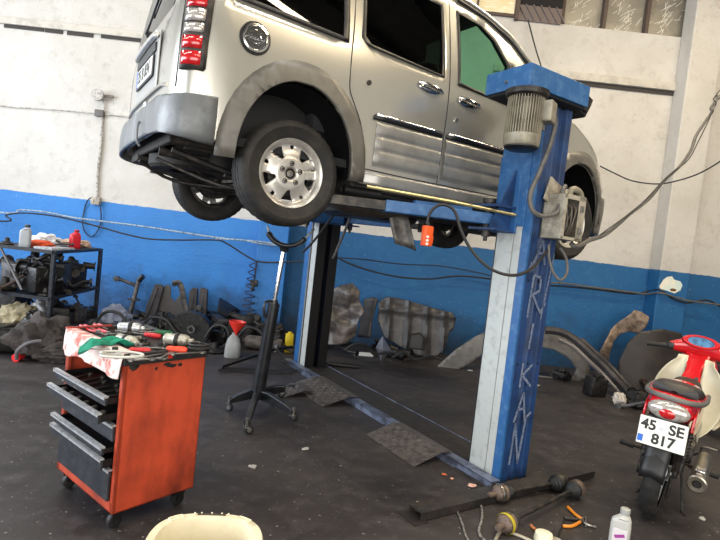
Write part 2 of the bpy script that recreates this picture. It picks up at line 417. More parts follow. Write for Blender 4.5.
# ------------------------------------------------------------------ van
CX, CY, HD, Z0 = -.9229, 3.8169, .57292, 1.5516
van = thing('van', (CX, CY, Z0), HD, 'silver passenger van raised on the blue two-post lift', 'car')
PL = [(-.70, 0), (-.70, .35), (-.697, .62), (-.684, .76), (-.65, .835), (-.58, .872), (-.45, .882), (0, .885), (.6, .885), (1.5, .885), (2.3, .88), (2.75, .87), (3.05, .83), (3.25, .72), (3.38, .5), (3.45, .25), (3.47, 0)]
PP = catmull([Vector((x, y, 0)) for x, y in PL], 12)
SS = [0]
for a, b_ in zip(PP, PP[1:]): SS.append(SS[-1]+(b_-a).length)
ST = SS[-1]
def plan(s):
    s = max(0, min(ST-1e-6, s)); lo, hi = 0, len(SS)-1
    while hi-lo > 1:
        m_ = (lo+hi)//2
        if SS[m_] <= s: lo = m_
        else: hi = m_
    t = (s-SS[lo])/(SS[hi]-SS[lo]+1e-12); p = PP[lo].lerp(PP[hi], t); d = (PP[hi]-PP[lo]).normalized()
    return p.x, p.y, -d.y if False else d
def s_x(x):   # arc position of a side x (x>-.6)
    for i in range(40, len(PP)):
        if PP[i].x >= x and PP[i].y > .3: 
            t = (x-PP[i-1].x)/(PP[i].x-PP[i-1].x); return SS[i-1]+t*(SS[i]-SS[i-1])
    return ST
def s_y(y):   # rear face y
    for i in range(1, len(PP)):
        if PP[i].y >= y:
            t = (y-PP[i-1].y)/(PP[i].y-PP[i-1].y); return SS[i-1]+t*(SS[i]-SS[i-1])
KW = [(.2, .955), (.3, .975), (.4, .99), (.55, 1), (1.0, 1), (1.15, .988), (1.3, .965), (1.45, .93), (1.6, .89), (1.7, .86), (1.8, .82), (1.9, .75)]
RX = [(.9, 0), (1.1, .01), (1.3, .03), (1.5, .06), (1.75, .11), (1.85, .15), (1.95, .22)]
FX = [(.5, 0), (.65, .02), (.8, .10), (.95, .22), (1.1, .3)]
def body(s, z, off=0., sg=-1):
    x, y, d = plan(s)
    nx, ny = -d.y, d.x       # outward normal on the +y half (path runs rear->side->front)
    x += nx*off; y += ny*off
    y *= lerp_tab(KW, z)
    x += lerp_tab(RX, z)*(1-smoothstep(-.5, .1, x)) - lerp_tab(FX, z)*smoothstep(2.7, 3.4, x)
    return Vector((x, sg*y, z))
ZT = [(-2, 1.80), (-.5, 1.81), (.5, 1.82), (1.2, 1.81), (1.5, 1.76), (1.75, 1.66), (1.95, 1.52), (2.2, 1.35), (2.42, 1.19), (2.7, 1.06), (2.95, .95), (3.2, .85), (3.45, .77), (3.6, .74)]
def ztop(s): return lerp_tab(ZT, plan(s)[0])
def fR(s, z, off=0): return body(s, z, off, -1)
def fL(s, z, off=0): return body(s, z, off, 1)
def Sx(pts): return [(s_x(x), z) for x, z in pts]
def arch(cx, rx, rz, cz=.38, n=22, zb=.30):
    P = [(cx+rx*math.cos(PI*i/n), cz+rz*math.sin(PI*i/n)) for i in range(n+1)]
    return [(cx+rx, zb)]+P+[(cx-rx, zb)]
rear_in = arch(0, .375, .465); front_in = arch(2.66, .375, .45)
# windows (x, z)
WQ = [(-.47, 1.20), (.25, 1.17), (.25, 1.66), (-.43, 1.66)]
WS = [(.43, 1.19), (1.03, 1.155), (1.03, 1.665), (.40, 1.665), (.385, 1.23)]
WF = [(1.19, 1.145), (1.70, 1.12), (1.69, 1.42), (1.55, 1.57), (1.42, 1.64), (1.19, 1.665)]
WT = [(1.745, 1.125), (2.13, 1.17), (1.745, 1.42)]
TG = [(s_y(0)-.001, 1.17), (s_y(.55), 1.17), (s_y(.62), 1.25), (s_y(.60), 1.70), (s_y(0)-.001, 1.70)]
def shrink(poly, k):
    cx = sum(p[0] for p in poly)/len(poly); cy = sum(p[1] for p in poly)/len(poly)
    out = []
    for x, y in poly:
        d = Vector((x-cx, y-cy)); L_ = d.length; d = d*((L_-k)/L_); out.append((cx+d.x, cy+d.y))
    return out
tops = [(s_x(x), ztop(s_x(x))) for x in (2.95, 2.7, 2.42, 2.2, 1.95, 1.75, 1.5, 1.2, .5, -.45)]
fronttop = [(s, ztop(s)) for s in [ST-.001, ST-.25, ST-.5, ST-.7, ST-.85]]
outline = [(0, .47), (s_y(.6), .47), (s_x(-.5), .42), (s_x(-.375), .36), (s_x(-.375), .34)]+Sx(list(reversed(rear_in[1:-1])))+[(s_x(.375), .335), (s_x(2.285), .335)]+Sx(list(reversed(front_in[1:-1])))+[(s_x(3.035), .30), (ST-.001, .28)]+fronttop+tops+[(s_x(-.5), 1.80), (0, 1.80)]
for f_, sd in ((fR, 1), (fL, -1)):
    holes = [Sx(WQ), Sx(WS), Sx(WF), Sx(WT), TG]
    sheet(outline, f_, .10, .12, holes, 'body_side', silver, van, 0, .012)
    sheet([(0, .46), (s_x(-.4), .46), (s_x(-.4), .9), (s_x(.4), .9), (s_x(.4), .42), (s_x(2.27), .42), (s_x(2.27), 1.0), (s_x(2.4), 1.05)]+[(s_x(x), ztop(s_x(x))-.03) for x in (2.2, 1.95, 1.75, 1.5, 1.2, .5, -.4)]+[(0, 1.77)], f_, .3, .2, [shrink(h, -.015) for h in holes], 'cabin_lining', cloth_d, van, -.05, 0)
    side = f_
    for nm, wpoly, gm in (('quarter_window', WQ, darkglass), ('sliding_door_window', WS, darkglass), ('front_door_window', WF, carglass), ('corner_window', WT, carglass)):
        P_ = Sx(wpoly)
        wsl = sheet(shrink(P_, -.03 if nm == 'quarter_window' else -.022), f_, .3, .15, [shrink(P_, .02 if nm == 'quarter_window' else .008)], 'window_seal', blackm, van, .006, .004)
        g_ = sheet(shrink(P_, -.005), f_, .3, .12, [], nm, gm, van, -.004, 0)
    # mirror of rear glass half
    sheet([(0, 1.165), (s_y(.57), 1.165), (s_y(.63), 1.25), (s_y(.61), 1.705), (0, 1.705)], f_, .2, .15, [], 'tailgate_window', darkglass, van, -.002, 0)
# top skin : roof, windscreen, bonnet
svals = [s_y(.02), s_y(.3), s_y(.6), s_y(.75), s_y(.83)]+[s_x(x) for x in (-.5, -.3, 0, .4, .8, 1.1, 1.35, 1.5, 1.62, 1.75, 1.85, 1.95, 2.08, 2.2, 2.3, 2.42, 2.55, 2.7, 2.82, 2.95, 3.05)]+[ST-.7, ST-.5, ST-.3, ST-.1, ST-.02]
def topz(s, t, off=0):
    z = ztop(s); p = body(s, z, 0, 1)
    bul = .075*smoothstep(-.75, -.3, p.x) + .0*0
    return Vector((p.x+(.09*(1-t*t) if 1.45 < p.x < 2.45 else 0), t*p.y, z+bul*(1-abs(t)**2.4)+off))
def topskin(sv, nm, m, ts, off=0, solid=.01):
    mb = MB(); V = [[mb.bm.verts.new(topz(s, t, off)) for t in ts] for s in sv]
    for i in range(len(sv)-1):
        for j in range(len(ts)-1): mb.bm.faces.new((V[i][j], V[i+1][j], V[i+1][j+1], V[i][j+1]))
    o = mb.build(nm, m, van, 40)
    if solid: md = o.modifiers.new('thickness', 'SOLIDIFY'); md.thickness = solid; md.offset = 0
    return o
TT = [-1, -.97, -.9, -.7, -.4, 0, .4, .7, .9, .97, 1]
i1 = [i for i, s in enumerate(svals) if plan(s)[0] <= 1.51][-1]; i2 = [i for i, s in enumerate(svals) if plan(s)[0] >= 2.41][0]
topskin(svals[:i1+1], 'roof', silver, TT); topskin(svals[i2:], 'bonnet', silver, TT)
topskin(svals[i1:i2+1], 'windscreen', carglass, TT[2:-2], 0, 0)
topskin(svals[i1:i2+1], 'windscreen_pillar', silver, TT[:3]); topskin(svals[i1:i2+1], 'windscreen_pillar', silver, TT[-3:])
topskin(svals[2:i1+1], 'headliner', cloth_d, [-.9, -.4, 0, .4, .9], -.06, 0)
for sg in (-1, 1):
    b = MB(); b.tube([body(s_x(x), ztop(s_x(x))-.01, .012, sg) for x in (-.5, 0, .6, 1.2, 1.45, 1.6, 1.75, 1.95, 2.2, 2.4)], .014, 8, 4); b.build('roof_drip_rail', blackm if sg > 2 else silver, van)
    b = MB(); b.tube([body(s_x(x), ztop(s_x(x))-.045, .008, sg) for x in (1.2, 1.45, 1.6, 1.75, 1.95, 2.2)], .012, 8, 4); b.build('door_frame_seal', blackm, van)
# door seams : dark gaps
def seam(pts, f_, w=.007):
    o = MB()
    P_ = []
    for i, (x, z) in enumerate(pts):
        P_.append(f_(s_x(x), z, .0015))
    o.tube(P_, w/2, 6, 3); return o.build('door_gap', blackm, van)
for f_ in (fR, fL):
    seam([(.47, .425), (.455, .55), (.41, .70), (.34, .82), (.305, .90), (.30, 1.1), (.31, 1.3), (.33, 1.7)], f_)
    seam([(1.085, .425), (1.095, .8), (1.10, 1.1), (1.10, 1.4), (1.11, 1.72)], f_)
    seam([(2.12, .425), (2.14, .7), (2.15, 1.05), (2.14, 1.14)], f_)
    seam([(.47, .425), (.8, .42), (1.085, .42), (1.6, .42), (2.12, .425)], f_)
    # ribbed lower door cladding
    for (a, c_, nm) in ((.53, 1.075, 'sliding_door_cladding'), (1.11, 2.08, 'front_door_cladding')):
        def fr(s, z, off, f_=f_, a=a, c_=c_):
            x = plan(s)[0]; d = 0
            for zc in (.51, .60, .69):
                if abs(z-zc) < .045:
                    k = max(0, 1-((z-zc)/.044)**2)
                    ea = smoothstep(a+.01, a+.045, x) if a < 1 else 1
                    d += .015*k**.4*ea
            return f_(s, z, off+d)
        sheet(Sx([(a, .45), (c_, .45), (c_, .735), (a, .735)]), fr, .03, .0085, [], nm, ribsilver, van, .003, 0, 60)
    # chrome and dark waist moulding
    for (a, c_) in ((.50, 1.075), (1.11, 2.10)):
        o = sheet(Sx([(a, .742), (c_, .738), (c_, .775), (a+.02, .782), (a, .765)]), f_, .1, .02, [], 'side_moulding', blackm, van, .014, .02)
        o = sheet(Sx([(a+.01, .765), (c_, .760), (c_, .775), (a+.02, .782)]), f_, .1, .02, [], 'chrome_strip', chrome, van, .019, .006)
    # sill
    sheet(Sx([(.46, .33), (2.27, .33), (2.27, .41), (.47, .41)]), f_, .2, .02, [], 'sill_cover', ribsilver, van, .004, .03)
    # arch flares
    for cx, zo in ((0, .575), (2.66, .56)):
        def ff(s, z, off, f_=f_, cx=cx):
            x = plan(s)[0]; r = math.hypot((x-cx)/.43, (z-.38)/.52)
            return f_(s, z, off+.03*smoothstep(1.25, .85, r))
        oo = [(cx+.48, .335)]+[(cx+.48*math.cos(PI*i/22), .38+zo*math.sin(PI*i/22)) for i in range(23)]+[(cx-.48, .335)]
        ii = [(cx-.372, .335)]+[(cx-.372*math.cos(PI*i/22), .38+.455*math.sin(PI*i/22)) for i in range(23)]+[(cx+.372, .335)]
        sheet(Sx(oo+ii), ff, .06, .06, [], 'wheel_arch_trim', archplas, van, .004, .03)
    # rear bumper half
    def fb(s, z, off, f_=f_):
        x, y, d = plan(s)
        bulge = .028*math.sin(PI*min(1, max(0, (z-.33)/.34)))**.5 if .33 < z < .67 else 0
        fade = 1-smoothstep(-.62, -.47, x)*.6
        return f_(s, z, off+(bulge+.015)*fade - .05*smoothstep(.42, .33, z))
    sheet([(0, .445), (s_y(.5), .44), (s_y(.75), .42), (s_x(-.58), .385), (s_x(-.49), .38), (s_x(-.49), .635), (s_x(-.6), .625), (s_y(.78), .615), (s_y(.6), .64), (0, .64)], fb, .05, .02, [], 'rear_bumper', greyplas, van, .012, .02)
    sheet([(0, .64), (s_y(.62), .64), (s_y(.74), .62), (s_y(.74), .63), (s_y(.62), .655), (0, .655)], f_, .1, .02, [], 'bumper_gap', blackm, van, .004, .004)
    # front bumper and headlamp
    sheet([(s_x(3.04), .27), (ST-.001, .25), (ST-.001, .62), (s_x(3.0), .60)], f_, .06, .05, [], 'front_bumper', archplas, van, .03, .03)
    sheet([(s_x(3.02), .66), (ST-.4, .66), (ST-.42, .76), (s_x(3.0), .86), (s_x(2.9), .84)], f_, .06, .04, [], 'headlamp', clearlamp, van, .012, .01)
    sheet([(ST-.38, .60), (ST-.001, .60), (ST-.001, .74), (ST-.38, .74)], f_, .06, .04, [], 'grille', blackm, van, .012, .01)
    # door handles (two) and lock
    sg = -1 if f_ is fR else 1
    for hx, hz in ((.93, 1.045), (1.29, 1.03)):
        p = body(s_x(hx), hz, .002, sg)
        h_ = MB(); h_.blob((p.x, p.y, p.z-.005), (.095, .012, .032), 1, 0); cup = h_.build('door_handle_recess', chrome, van)
        h_ = MB(); h_.tube([(p.x-.105, p.y+sg*.012, p.z+.013), (p.x-.06, p.y+sg*.035, p.z+.006), (p.x, p.y+sg*.042, p.z-.002), (p.x+.06, p.y+sg*.035, p.z-.008), (p.x+.10, p.y+sg*.012, p.z-.012)], .0125, 8, 4); h_.build('door_handle', chrome, van)
    for hx, hz in ((.44, .955), (1.19, .885)):
        p = body(s_x(hx), hz, 0, sg)
        h_ = MB(); h_.cyl((p.x, p.y, p.z), (p.x, p.y+sg*.01, p.z), .017, .015); h_.build('door_lock', chrome if hx > 1 else darksteel, van)
    # tail lamp cluster: dark housing and lenses, wraps the corner
    sa, sb = s_y(.79), s_x(-.575)
    sheet([(sa, .755), (sb, .755), (sb+.012, .77), (sb+.02, 1.5), (sa, 1.5)], f_, .03, .05, [], 'tail_lamp_housing', darksteel, van, .006, .01)
    for z0_, z1_, m_ in ((.78, .85, redlamp), (.865, .93, redlamp), (.948, .995, clearlamp), (1.008, 1.07, clearlamp), (1.083, 1.2, redlamp), (1.215, 1.48, redlamp)):
        o = sheet([(sa+.012, z0_), (sb-.022, z0_), (sb-.018, z0_+.01), (sb-.018, z1_), (sa+.012, z1_)], f_, .02, .03, [], 'tail_lamp_lens', m_, van, .010, .006)
        o['label'] = 'red tail lamp lens' if m_ is redlamp else 'clear tail lamp lens'
# fuel cap
p = fR(s_x(-.32), 1.0, 0)
Mc = Matrix.Translation((p.x, p.y-.002, p.z)) @ Matrix.Rotation(PI/2, 4, 'X') @ Matrix.Diagonal((.8, .8, .8, 1))
b = MB(); b.lathe([(0, .012), (.035, .012), (.04, .016), (.05, .016), (.055, .008), (.075, .008), (.082, .02), (.096, .018), (.1, 0)], Mc, 40); cap = b.build('fuel_cap', chrome, van)
text_obj('fuel_cap_lettering', 'Connect', .04, chrome, cap, Mc @ Matrix.Translation((0, 0, .018)), .0015)
b = MB(); b.lathe([(.1, 0), (.1, .01), (.108, .01), (.112, 0)], Mc, 40); b.build('fuel_cap_gasket', blackm, van)
# tailgate furniture
def rearpt(y, z, off=0): return body(s_y(abs(y)), z, off, 1 if y > 0 else -1)
xr = rearpt(.2, .9).x
b = MB(); b.prism([(-.36, .74), (.36, .74), (.36, 1.08), (.2, 1.12), (-.2, 1.12), (-.36, 1.08)], 0, .01, Matrix.Translation((xr-.012, 0, 0)) @ Matrix(((0, 0, 1, 0), (1, 0, 0, 0), (0, 1, 0, 0), (0, 0, 0, 1)))); b.build('plate_recess', mat('recess_silver', (170, 170, 168), .35, .4), van, smooth=0, bevel=.004)
b = MB(); b.box2((xr-.024, -.275, .82), (xr-.016, .275, .955), .004); nb = b.build('plate_holder', blackm, van, smooth=0)
b = MB(); b.box2((xr-.028, -.26, .832), (xr-.0235, .26, .944), .002); pl = b.build('number_plate', mat('plate_white', (226, 226, 222), .3), van, smooth=0)
Mp = Matrix.Translation((xr-.029, 0, .888)) @ Matrix(((0, 0, -1, 0), (-1, 0, 0, 0), (0, 1, 0, 0), (0, 0, 0, 1)))
text_obj('plate_characters', '35 B 834', .11, blackm, pl, Mp, .0008, .002, 1.0)
b = MB(); b.box2((xr-.0285, .215, .832), (xr-.0275, .258, .944)); b.build('plate_blue_band', mat('plate_blue', (20, 90, 180), .4), pl, smooth=0)
b = MB(); b.tube([(xr-.012, -.34, 1.04), (xr-.026, -.3, 1.055), (xr-.03, 0, 1.06), (xr-.026, .3, 1.055), (xr-.012, .34, 1.04)], .018, 10, 4); b.build('tailgate_handle', rimm, van)
b = MB(); b.box2((xr-.025, -.30, .962), (xr-.005, .30, 1.02), .008); b.build('handle_underside', blackm, van, smooth=0)
b = MB(); b.tube([rearpt(-.64, .70, .004), rearpt(-.5, .725, .006), rearpt(-.2, .73, .008), rearpt(.0001, .73, .008), rearpt(.2, .73, .008), rearpt(.5, .725, .006), rearpt(.64, .70, .004)], .012, 8, 3); b.build('tailgate_crease', silver, van)
for sg in (-1, 1):
    b = MB(); b.tube([rearpt(sg*.765, .67, .001), rearpt(sg*.768, 1.0, .001), rearpt(sg*.765, 1.3, .001), rearpt(sg*.74, 1.75, .001)], .004, 6); b.build('tailgate_gap', blackm, van)
b = MB(); b.cyl((xr-.03, .0, 1.14), (xr+.02, 0, 1.14), .022); b.tube([(xr-.035, 0, 1.14), (xr-.035, -.12, 1.165), (xr-.03, -.34, 1.26)], .008, 8, 3); b.tube([(xr-.022, -.18, 1.19), (xr-.0, -.4, 1.34)], .006, 6); b.build('rear_wiper', blackm, van)
b = MB(); b.tube([rearpt(-.3, .385, .06), rearpt(-.3, .42, .08), rearpt(-.3, .50, .082), rearpt(-.3, .53, .07)], .008, 6, 3); b.build('bumper_emblem', greyplas, van)
# mirrors
for sg in (-1, 1):
    p = body(s_x(1.92), 1.2, 0, sg)
    b = MB(); b.blob((p.x+.02, p.y+sg*.12, p.z+.05), (.06, .11, .11), 4, .1); b.tube([(p.x, p.y, p.z-.04), (p.x, p.y+sg*.1, p.z)], .03); b.build('door_mirror', blackm, van)
# interior
b = MB(); b.box2((-.6, -.8, .42), (2.3, .8, .47)); b.box2((2.2, -.8, .45), (2.45, .8, 1.08)); b.build('cabin_floor', cloth_d, van, smooth=0)
for (x, ys) in ((1.45, (-.38, .38)), (.45, (-.4, .15, .55))):
    for y in ys:
        b = MB(); b.box((x, y, .72), (.48, .44, .16), None, .04); b.box((x-.24, y, 1.05), (.13, .42, .62), Euler((0, -.2, 0)), .04); b.box((x-.33, y, 1.46), (.09, .24, .17), Euler((0, -.2, 0)), .03); b.build('seat', cloth_d, van)
b = MB(); Ms = Matrix.Translation((1.95, .38, 1.05)) @ Matrix.Rotation(-1.1, 4, 'Y'); b.tube([Ms @ Vector((.19*math.cos(a*PI/12), .19*math.sin(a*PI/12), 0)) for a in range(24)], .014, 8, 0, True); b.cyl(Ms @ Vector((-.18, 0, 0)), Ms @ Vector((.18, 0, 0)), .015); b.cyl(Ms @ Vector((0, 0, 0)), Ms @ Vector((0, 0, -.2)), .025); b.build('steering_wheel', blackm, van)
b = MB(); b.box((2.12, 0, 1.06), (.3, 1.5, .22), None, .06); b.build('dashboard', cloth_d, van)
# underbody
b = MB(); b.box2((.44, -.80, .30), (2.24, .80, .42), .02); b.box2((-.66, -.62, .40), (.44, .62, .46), .01); b.box2((2.24, -.5, .30), (3.2, .5, .42), .02); b.build('floor_pan', under, van, smooth=0)
for sg in (-1, 1):
    b = MB(); b.box2((-.55, sg*.50-.035, .39), (.5, sg*.50+.035, .44), .008); b.box2((.45, sg*.50-.05, .26), (3.0, sg*.50+.05, .33), .008); b.build('chassis_rail', under, van, smooth=0)
    b = MB(); b.tube([(-.62, sg*.52, .37), (-.3, sg*.52, .30), (0, sg*.52, .26), (.35, sg*.52, .29), (.62, sg*.52, .33)], .017, 6, 4); b.tube([(-.3, sg*.52, .275), (0, sg*.52, .235), (.3, sg*.52, .27)], .015, 6, 4); b.build('leaf_spring', darksteel, van)
    b = MB(); b.cyl((-.12, sg*.45, .26), (.12, sg*.35, .55), .032); b.cyl((-.12, sg*.45, .26), (-.02, sg*.40, .38), .042); b.build('shock_absorber', darksteel, van)
    b = MB(); b.lathe([(.0, 0), (.13, 0), (.13, .05), (.05, .06)], Matrix.Translation((0, sg*.6, .317)) @ Matrix.Rotation(-sg*PI/2, 4, 'X'), 28); b.build('brake_drum', darksteel, van)
    for cx in (0, 2.66):
        b = MB(); n = 18
        b.grid(lambda u, v, cx=cx, sg=sg: Vector((cx+.395*math.cos(PI*u), sg*(.50+.36*v), .36+.47*math.sin(PI*u))), 19, 4)
        b.grid(lambda u, v, cx=cx, sg=sg: Vector((cx+.395*math.cos(PI*u), sg*.50, .30+(.06+.47*math.sin(PI*u))*v)), 19, 3); b.build('wheel_arch_liner', blackm, van)
b = MB(); b.cyl((0, -.66, .317), (0, .66, .317), .038); b.cyl((0, -.66, .317), (0, -.50, .317), .05); b.cyl((0, .66, .317), (0, .50, .317), .05); b.build('rear_axle', mat('rusty_axle', (150, 144, 134), .6, .5, (60, 50, 44), 16, .7), van)
b = MB(); b.cyl((2.66, -.66, .317), (2.66, .66, .317), .03); b.box((2.62, 0, .30), (.5, .55, .25), None, .05); b.blob((2.95, .1, .42), (.25, .3, .2), 5, .2); b.build('engine_and_gearbox', under, van)
b = MB(); b.lathe([(.16, -.07), (.28, -.07), (.30, -.05), (.30, .05), (.28, .07), (.16, .07)], Matrix.Translation((-.33, .10, .385)), 40); b.build('spare_wheel', rubber, van)
b = MB(); b.tube([(-.66, -.36, .37), (-.45, -.38, .36), (-.25, -.40, .38), (0, -.40, .42), (.3, -.36, .30), (.9, -.34, .24), (1.6, -.2, .24), (2.3, -.1, .26)], .027, 10, 4); b.build('exhaust_pipe', steel if 0 else darksteel, van)
b = MB(); b.blob((.85, -.36, .235), (.33, .13, .085), 3, .0); b.build('silencer', mat('silencer_metal', (96, 92, 88), .5, .7, (60, 50, 40), 12, .6), van)
b = MB(); b.box2((1.0, .1, .18), (1.75, .62, .34), .04); b.build('fuel_tank', blackm, van, smooth=0)
b = MB(); b.tube([(-.66, .30, .36), (-.4, .34, .26), (0, .2, .26)], .012, 6, 4); b.tube([(-.66, -.3, .33), (-.3, -.42, .22), (.1, -.55, .2)], .011, 6, 4); b.tube([(-.6, -.52, .36), (-.3, -.3, .24), (0, .1, .3)], .009, 6, 4); b.build('brake_cable', darksteel, van)
b = MB(); b.box2((-.64, -.5, .40), (-.58, .6, .46), .008); b.box((-.60, .45, .39), (.14, .25, .05), None, .01); b.box((-.60, .1, .40), (.06, .06, .08), None, .01); b.build('rear_crossmember', under, van, smooth=0)
# wheels
def wheel_parts(cx, sg, kind):
    y0 = sg*.76
    M = Matrix.Translation((cx, y0, .317)) @ Matrix.Rotation(-sg*PI/2, 4, 'X')   # +z local = outward
    t = MB(); n = 120
    prof = [(.205, -.085), (.225, -.098), (.27, -.104), (.30, -.095), (.312, -.078), (.3165, -.05), (.310, -.048), (.310, -.040), (.317, -.038), (.3175, -.008), (.311, -.006), (.311, .004), (.3175, .006), (.317, .036), (.310, .038), (.310, .046), (.3165, .048), (.312, .076), (.300, .094), (.285, .101), (.27, .104), (.268, .102), (.225, .098), (.205, .085)]
    sh = {4, 5, 17, 18}
    t.lathe(prof, M, n, rfun=lambda j, k: (-.0035 if (k % 3 == 0 and j in sh | {8, 9, 12, 13}) else 0)); ty = t.build('tyre', rubber, van, 50)
    r = MB(); r.lathe([(.19, -.09), (.208, -.085), (.19, -.07), (.175, -.05), (.17, .02), (.178, .06), (.19, .08), (.203, .088), (.208, .082)], M, 64); r.build('rim_barrel', darksteel if sg > 0 else rimm, van)
    # face with openings, drawn in polar domain (angle*0.2, radius)
    def fp(u, v, off, M=M):
        a = u/.2; rr = v
        z = .062+.022*smoothstep(.17, .2, rr)-.012*smoothstep(.1, .15, rr)+.012*smoothstep(.12, .085, rr)-.012*smoothstep(.042, .036, rr)+.0
        return M @ Vector((rr*math.cos(a), rr*math.sin(a), z+off))
    holes = []
    for k in range(5):
        a0 = (PI/2+2*PI*k/5+.63) % (2*PI)
        if a0 < .35: a0 += 0
        w1_, w2_ = .12, .235
        holes.append([((a0-w1_)*.2, .105), ((a0-.03)*.2, .098), ((a0+.03)*.2, .098), ((a0+w1_)*.2, .105), ((a0+w2_)*.2, .158), ((a0+w2_*.9)*.2, .166), ((a0-w2_*.9)*.2, .166), ((a0-w2_)*.2, .158)])
        a1 = (PI/2+2*PI*k/5+.0) % (2*PI)
        holes.append([((a1-.075)*.2, .158), ((a1-.05)*.2, .146), ((a1+.05)*.2, .146), ((a1+.075)*.2, .158), ((a1+.07)*.2, .17), ((a1-.07)*.2, .17)])
    hs = []
    st = .30*.2    # domain start shifted so that no opening straddles the seam
    for h_ in holes:
        if min(q_[0] for q_ in h_) < st: h_ = [(x+2*PI*.2, y) for x, y in h_]
        hs.append(h_)
    if sg < 0 or True:
        fc = sheet([(st, .03), (st+2*PI*.2, .03), (st+2*PI*.2, .203), (st, .203)], fp, .03, .012, hs, 'wheel_face', rimm, van, 0, .012, 50)
    for k in range(5):
        b_ = MB(); a = PI/2+2*PI*k/5+.0; c0 = M @ Vector((.06*math.cos(a), .06*math.sin(a), .06)); c1 = M @ Vector((.06*math.cos(a), .06*math.sin(a), .090)); b_.cyl(c0, c1, .0085, .0075, 6)
        b_.lathe([(.011, .0), (.016, .0), (.016, .008), (.011, .006)], Matrix.Translation(M @ Vector((.06*math.cos(a), .06*math.sin(a), .068))) @ M.to_3x3().to_4x4(), 16); b_.build('wheel_nut', darksteel, van)
    b_ = MB(); b_.lathe([(0, .062), (.02, .06), (.028, .05), (.03, .03)], M, 24); b_.build('hub_cap', steel, van)
    b_ = MB(); b_.lathe([(0.03, .0), (.125, .0), (.125, .02), (.03, .02)], M, 32); b_.build('brake_disc', darksteel, van)
for cx in (0, 2.664):
    for sg in (-1, 1): wheel_parts(cx, sg, 0)
# ------------------------------------------------------------------ two-post lift
OX, OY = 1.0696, 3.3910
lift = thing('two_post_lift', (OX, OY, 0), HD, 'blue two-post car lift with worn pale rails holding the van', 'car lift')
LM = Matrix.Translation((OX, OY, 0)) @ Matrix.Rotation(HD, 4, 'Z')
def LW(x, y, z): return LM @ Vector((x, y, z))
def post(y0, sy, H, e=.062, g0=.125, g1=.131):
    p = lambda x, y: (x, y0+sy*y)
    poly = [p(0, 0), p(.085, 0), p(.105, .035), p(.13, .035), p(.145, .012), p(.17, .012), p(.185, .035), p(.21, .035), p(.225, 0), p(.277, 0), p(.277, .10), p(.265, .10), p(.265, .05), p(.012, .05), p(.012, .10), p(0, .10)]
    b = MB(); b.prism(poly, .012, H); o = b.build('post', liftblue2, lift, smooth=0, bevel=.003)
    b = MB(); b.box2((-.004, y0+sy*-.001, .012), (.02, y0+sy*e, H)); q_ = b.build('post_edge', liftblue, o, smooth=0, bevel=.004); q_['label'] = 'lighter blue edge face'
    b = MB()
    for (x0_, x1_) in ((-.002, .02), (.257, .279)):
        b.box2((x0_, y0+sy*(e+.001), .012), (x1_, y0+sy*max(g0, e+.002), H)); b.box2((x0_, y0+sy*g1, .012), (x1_, y0+sy*.275, H))
    b.box2((.004, y0+sy*.13, .012), (.012, y0+sy*.18, H)) if e < .1 else None
    q_ = b.build('slide_rail', worn, o, smooth=0, bevel=.004)
    b = MB(); b.box2((.012, y0+sy*.05, .012), (.265, y0+sy*.06, H)); b.box2((.0, y0+sy*.275, .012), (.11, y0+sy*.285, H)); b.box2((.167, y0+sy*.275, .012), (.277, y0+sy*.285, H)); b.box2((.01, y0+sy*.1, .012), (.02, y0+sy*.27, H)); b.box2((.257, y0+sy*.1, .012), (.267, y0+sy*.27, H)); b.box2((.10, y0+sy*.09, .012), (.177, y0+sy*.1, H)); b.build('post_inner_channel', mat('greasy_black', (14, 13, 14), .45), o, smooth=0)
    return o
near = post(0, 1, 2.55); far = post(3.19, -1, 2.55, .115, .115, .165)
holes_m = mat('hole_black', (8, 8, 10), .9)
b = MB()
for xx in (.045, .158, .25):
    for zz in (.82, 1.38): b.cyl((xx, -.0015+(.012 if .14 < xx < .18 else 0), zz), (xx, .004+(.012 if .14 < xx < .18 else 0), zz), .008)
b.build('bolt_holes', holes_m, near)
# head box and motor
b = MB(); b.box2((-.29, -.10, 2.55), (.29, .262, 2.683), .004); hb = b.build('drive_head_cover', liftblue, lift, smooth=0)
b = MB(); b.cyl((-.29, .08, 2.60), (-.305, .08, 2.60), .010, .008, 12); b.build('cover_bolt', steel, hb)
b = MB(); b.box2((-.27, -.08, 2.535), (.27, .25, 2.552)); b.build('drive_head_base', mat('matt_black', (20, 20, 22), .8), hb, smooth=0)  # base plate in plain matt black
b = MB(); b.box((.36, .12, 2.66), (.2, .26, .10), Euler((.2, .3, 0)), .01); b.box((.43, .12, 2.61), (.10, .2, .12), Euler((0, .5, 0)), .01); b.build('pulley_bracket', darksteel, lift, smooth=0)
mx_, my_ = -.185, .0
b = MB(); Mm = Matrix.Translation((mx_, my_, 0))
b.cyl((mx_, my_, 2.22), (mx_, my_, 2.54), .085, .092, 40)
for k in range(40):
    a = 2*PI*k/40
    b.box((mx_+.095*math.cos(a), my_+.095*math.sin(a), 2.385), (.034, .0045, .26), Euler((0, 0, a)))
mo = b.build('electric_motor', motorg, lift, smooth=30)
b = MB(); b.lathe([(.0, 2.195), (.08, 2.195), (.10, 2.205), (.11, 2.22), (.114, 2.28), (.104, 2.28), (.0, 2.28)], Mm, 40); b.build('motor_fan_cover', motorg, mo)
b = MB(); b.lathe([(0, 2.190), (.085, 2.190), (.104, 2.202), (.104, 2.21), (0, 2.21)], Mm, 40); b.build('fan_grille', blackm, mo)
b = MB(); b.lathe([(0, 2.50), (.10, 2.50), (.13, 2.52), (.135, 2.55), (0, 2.55)], Mm, 40); b.build('motor_flange', darksteel, mo)
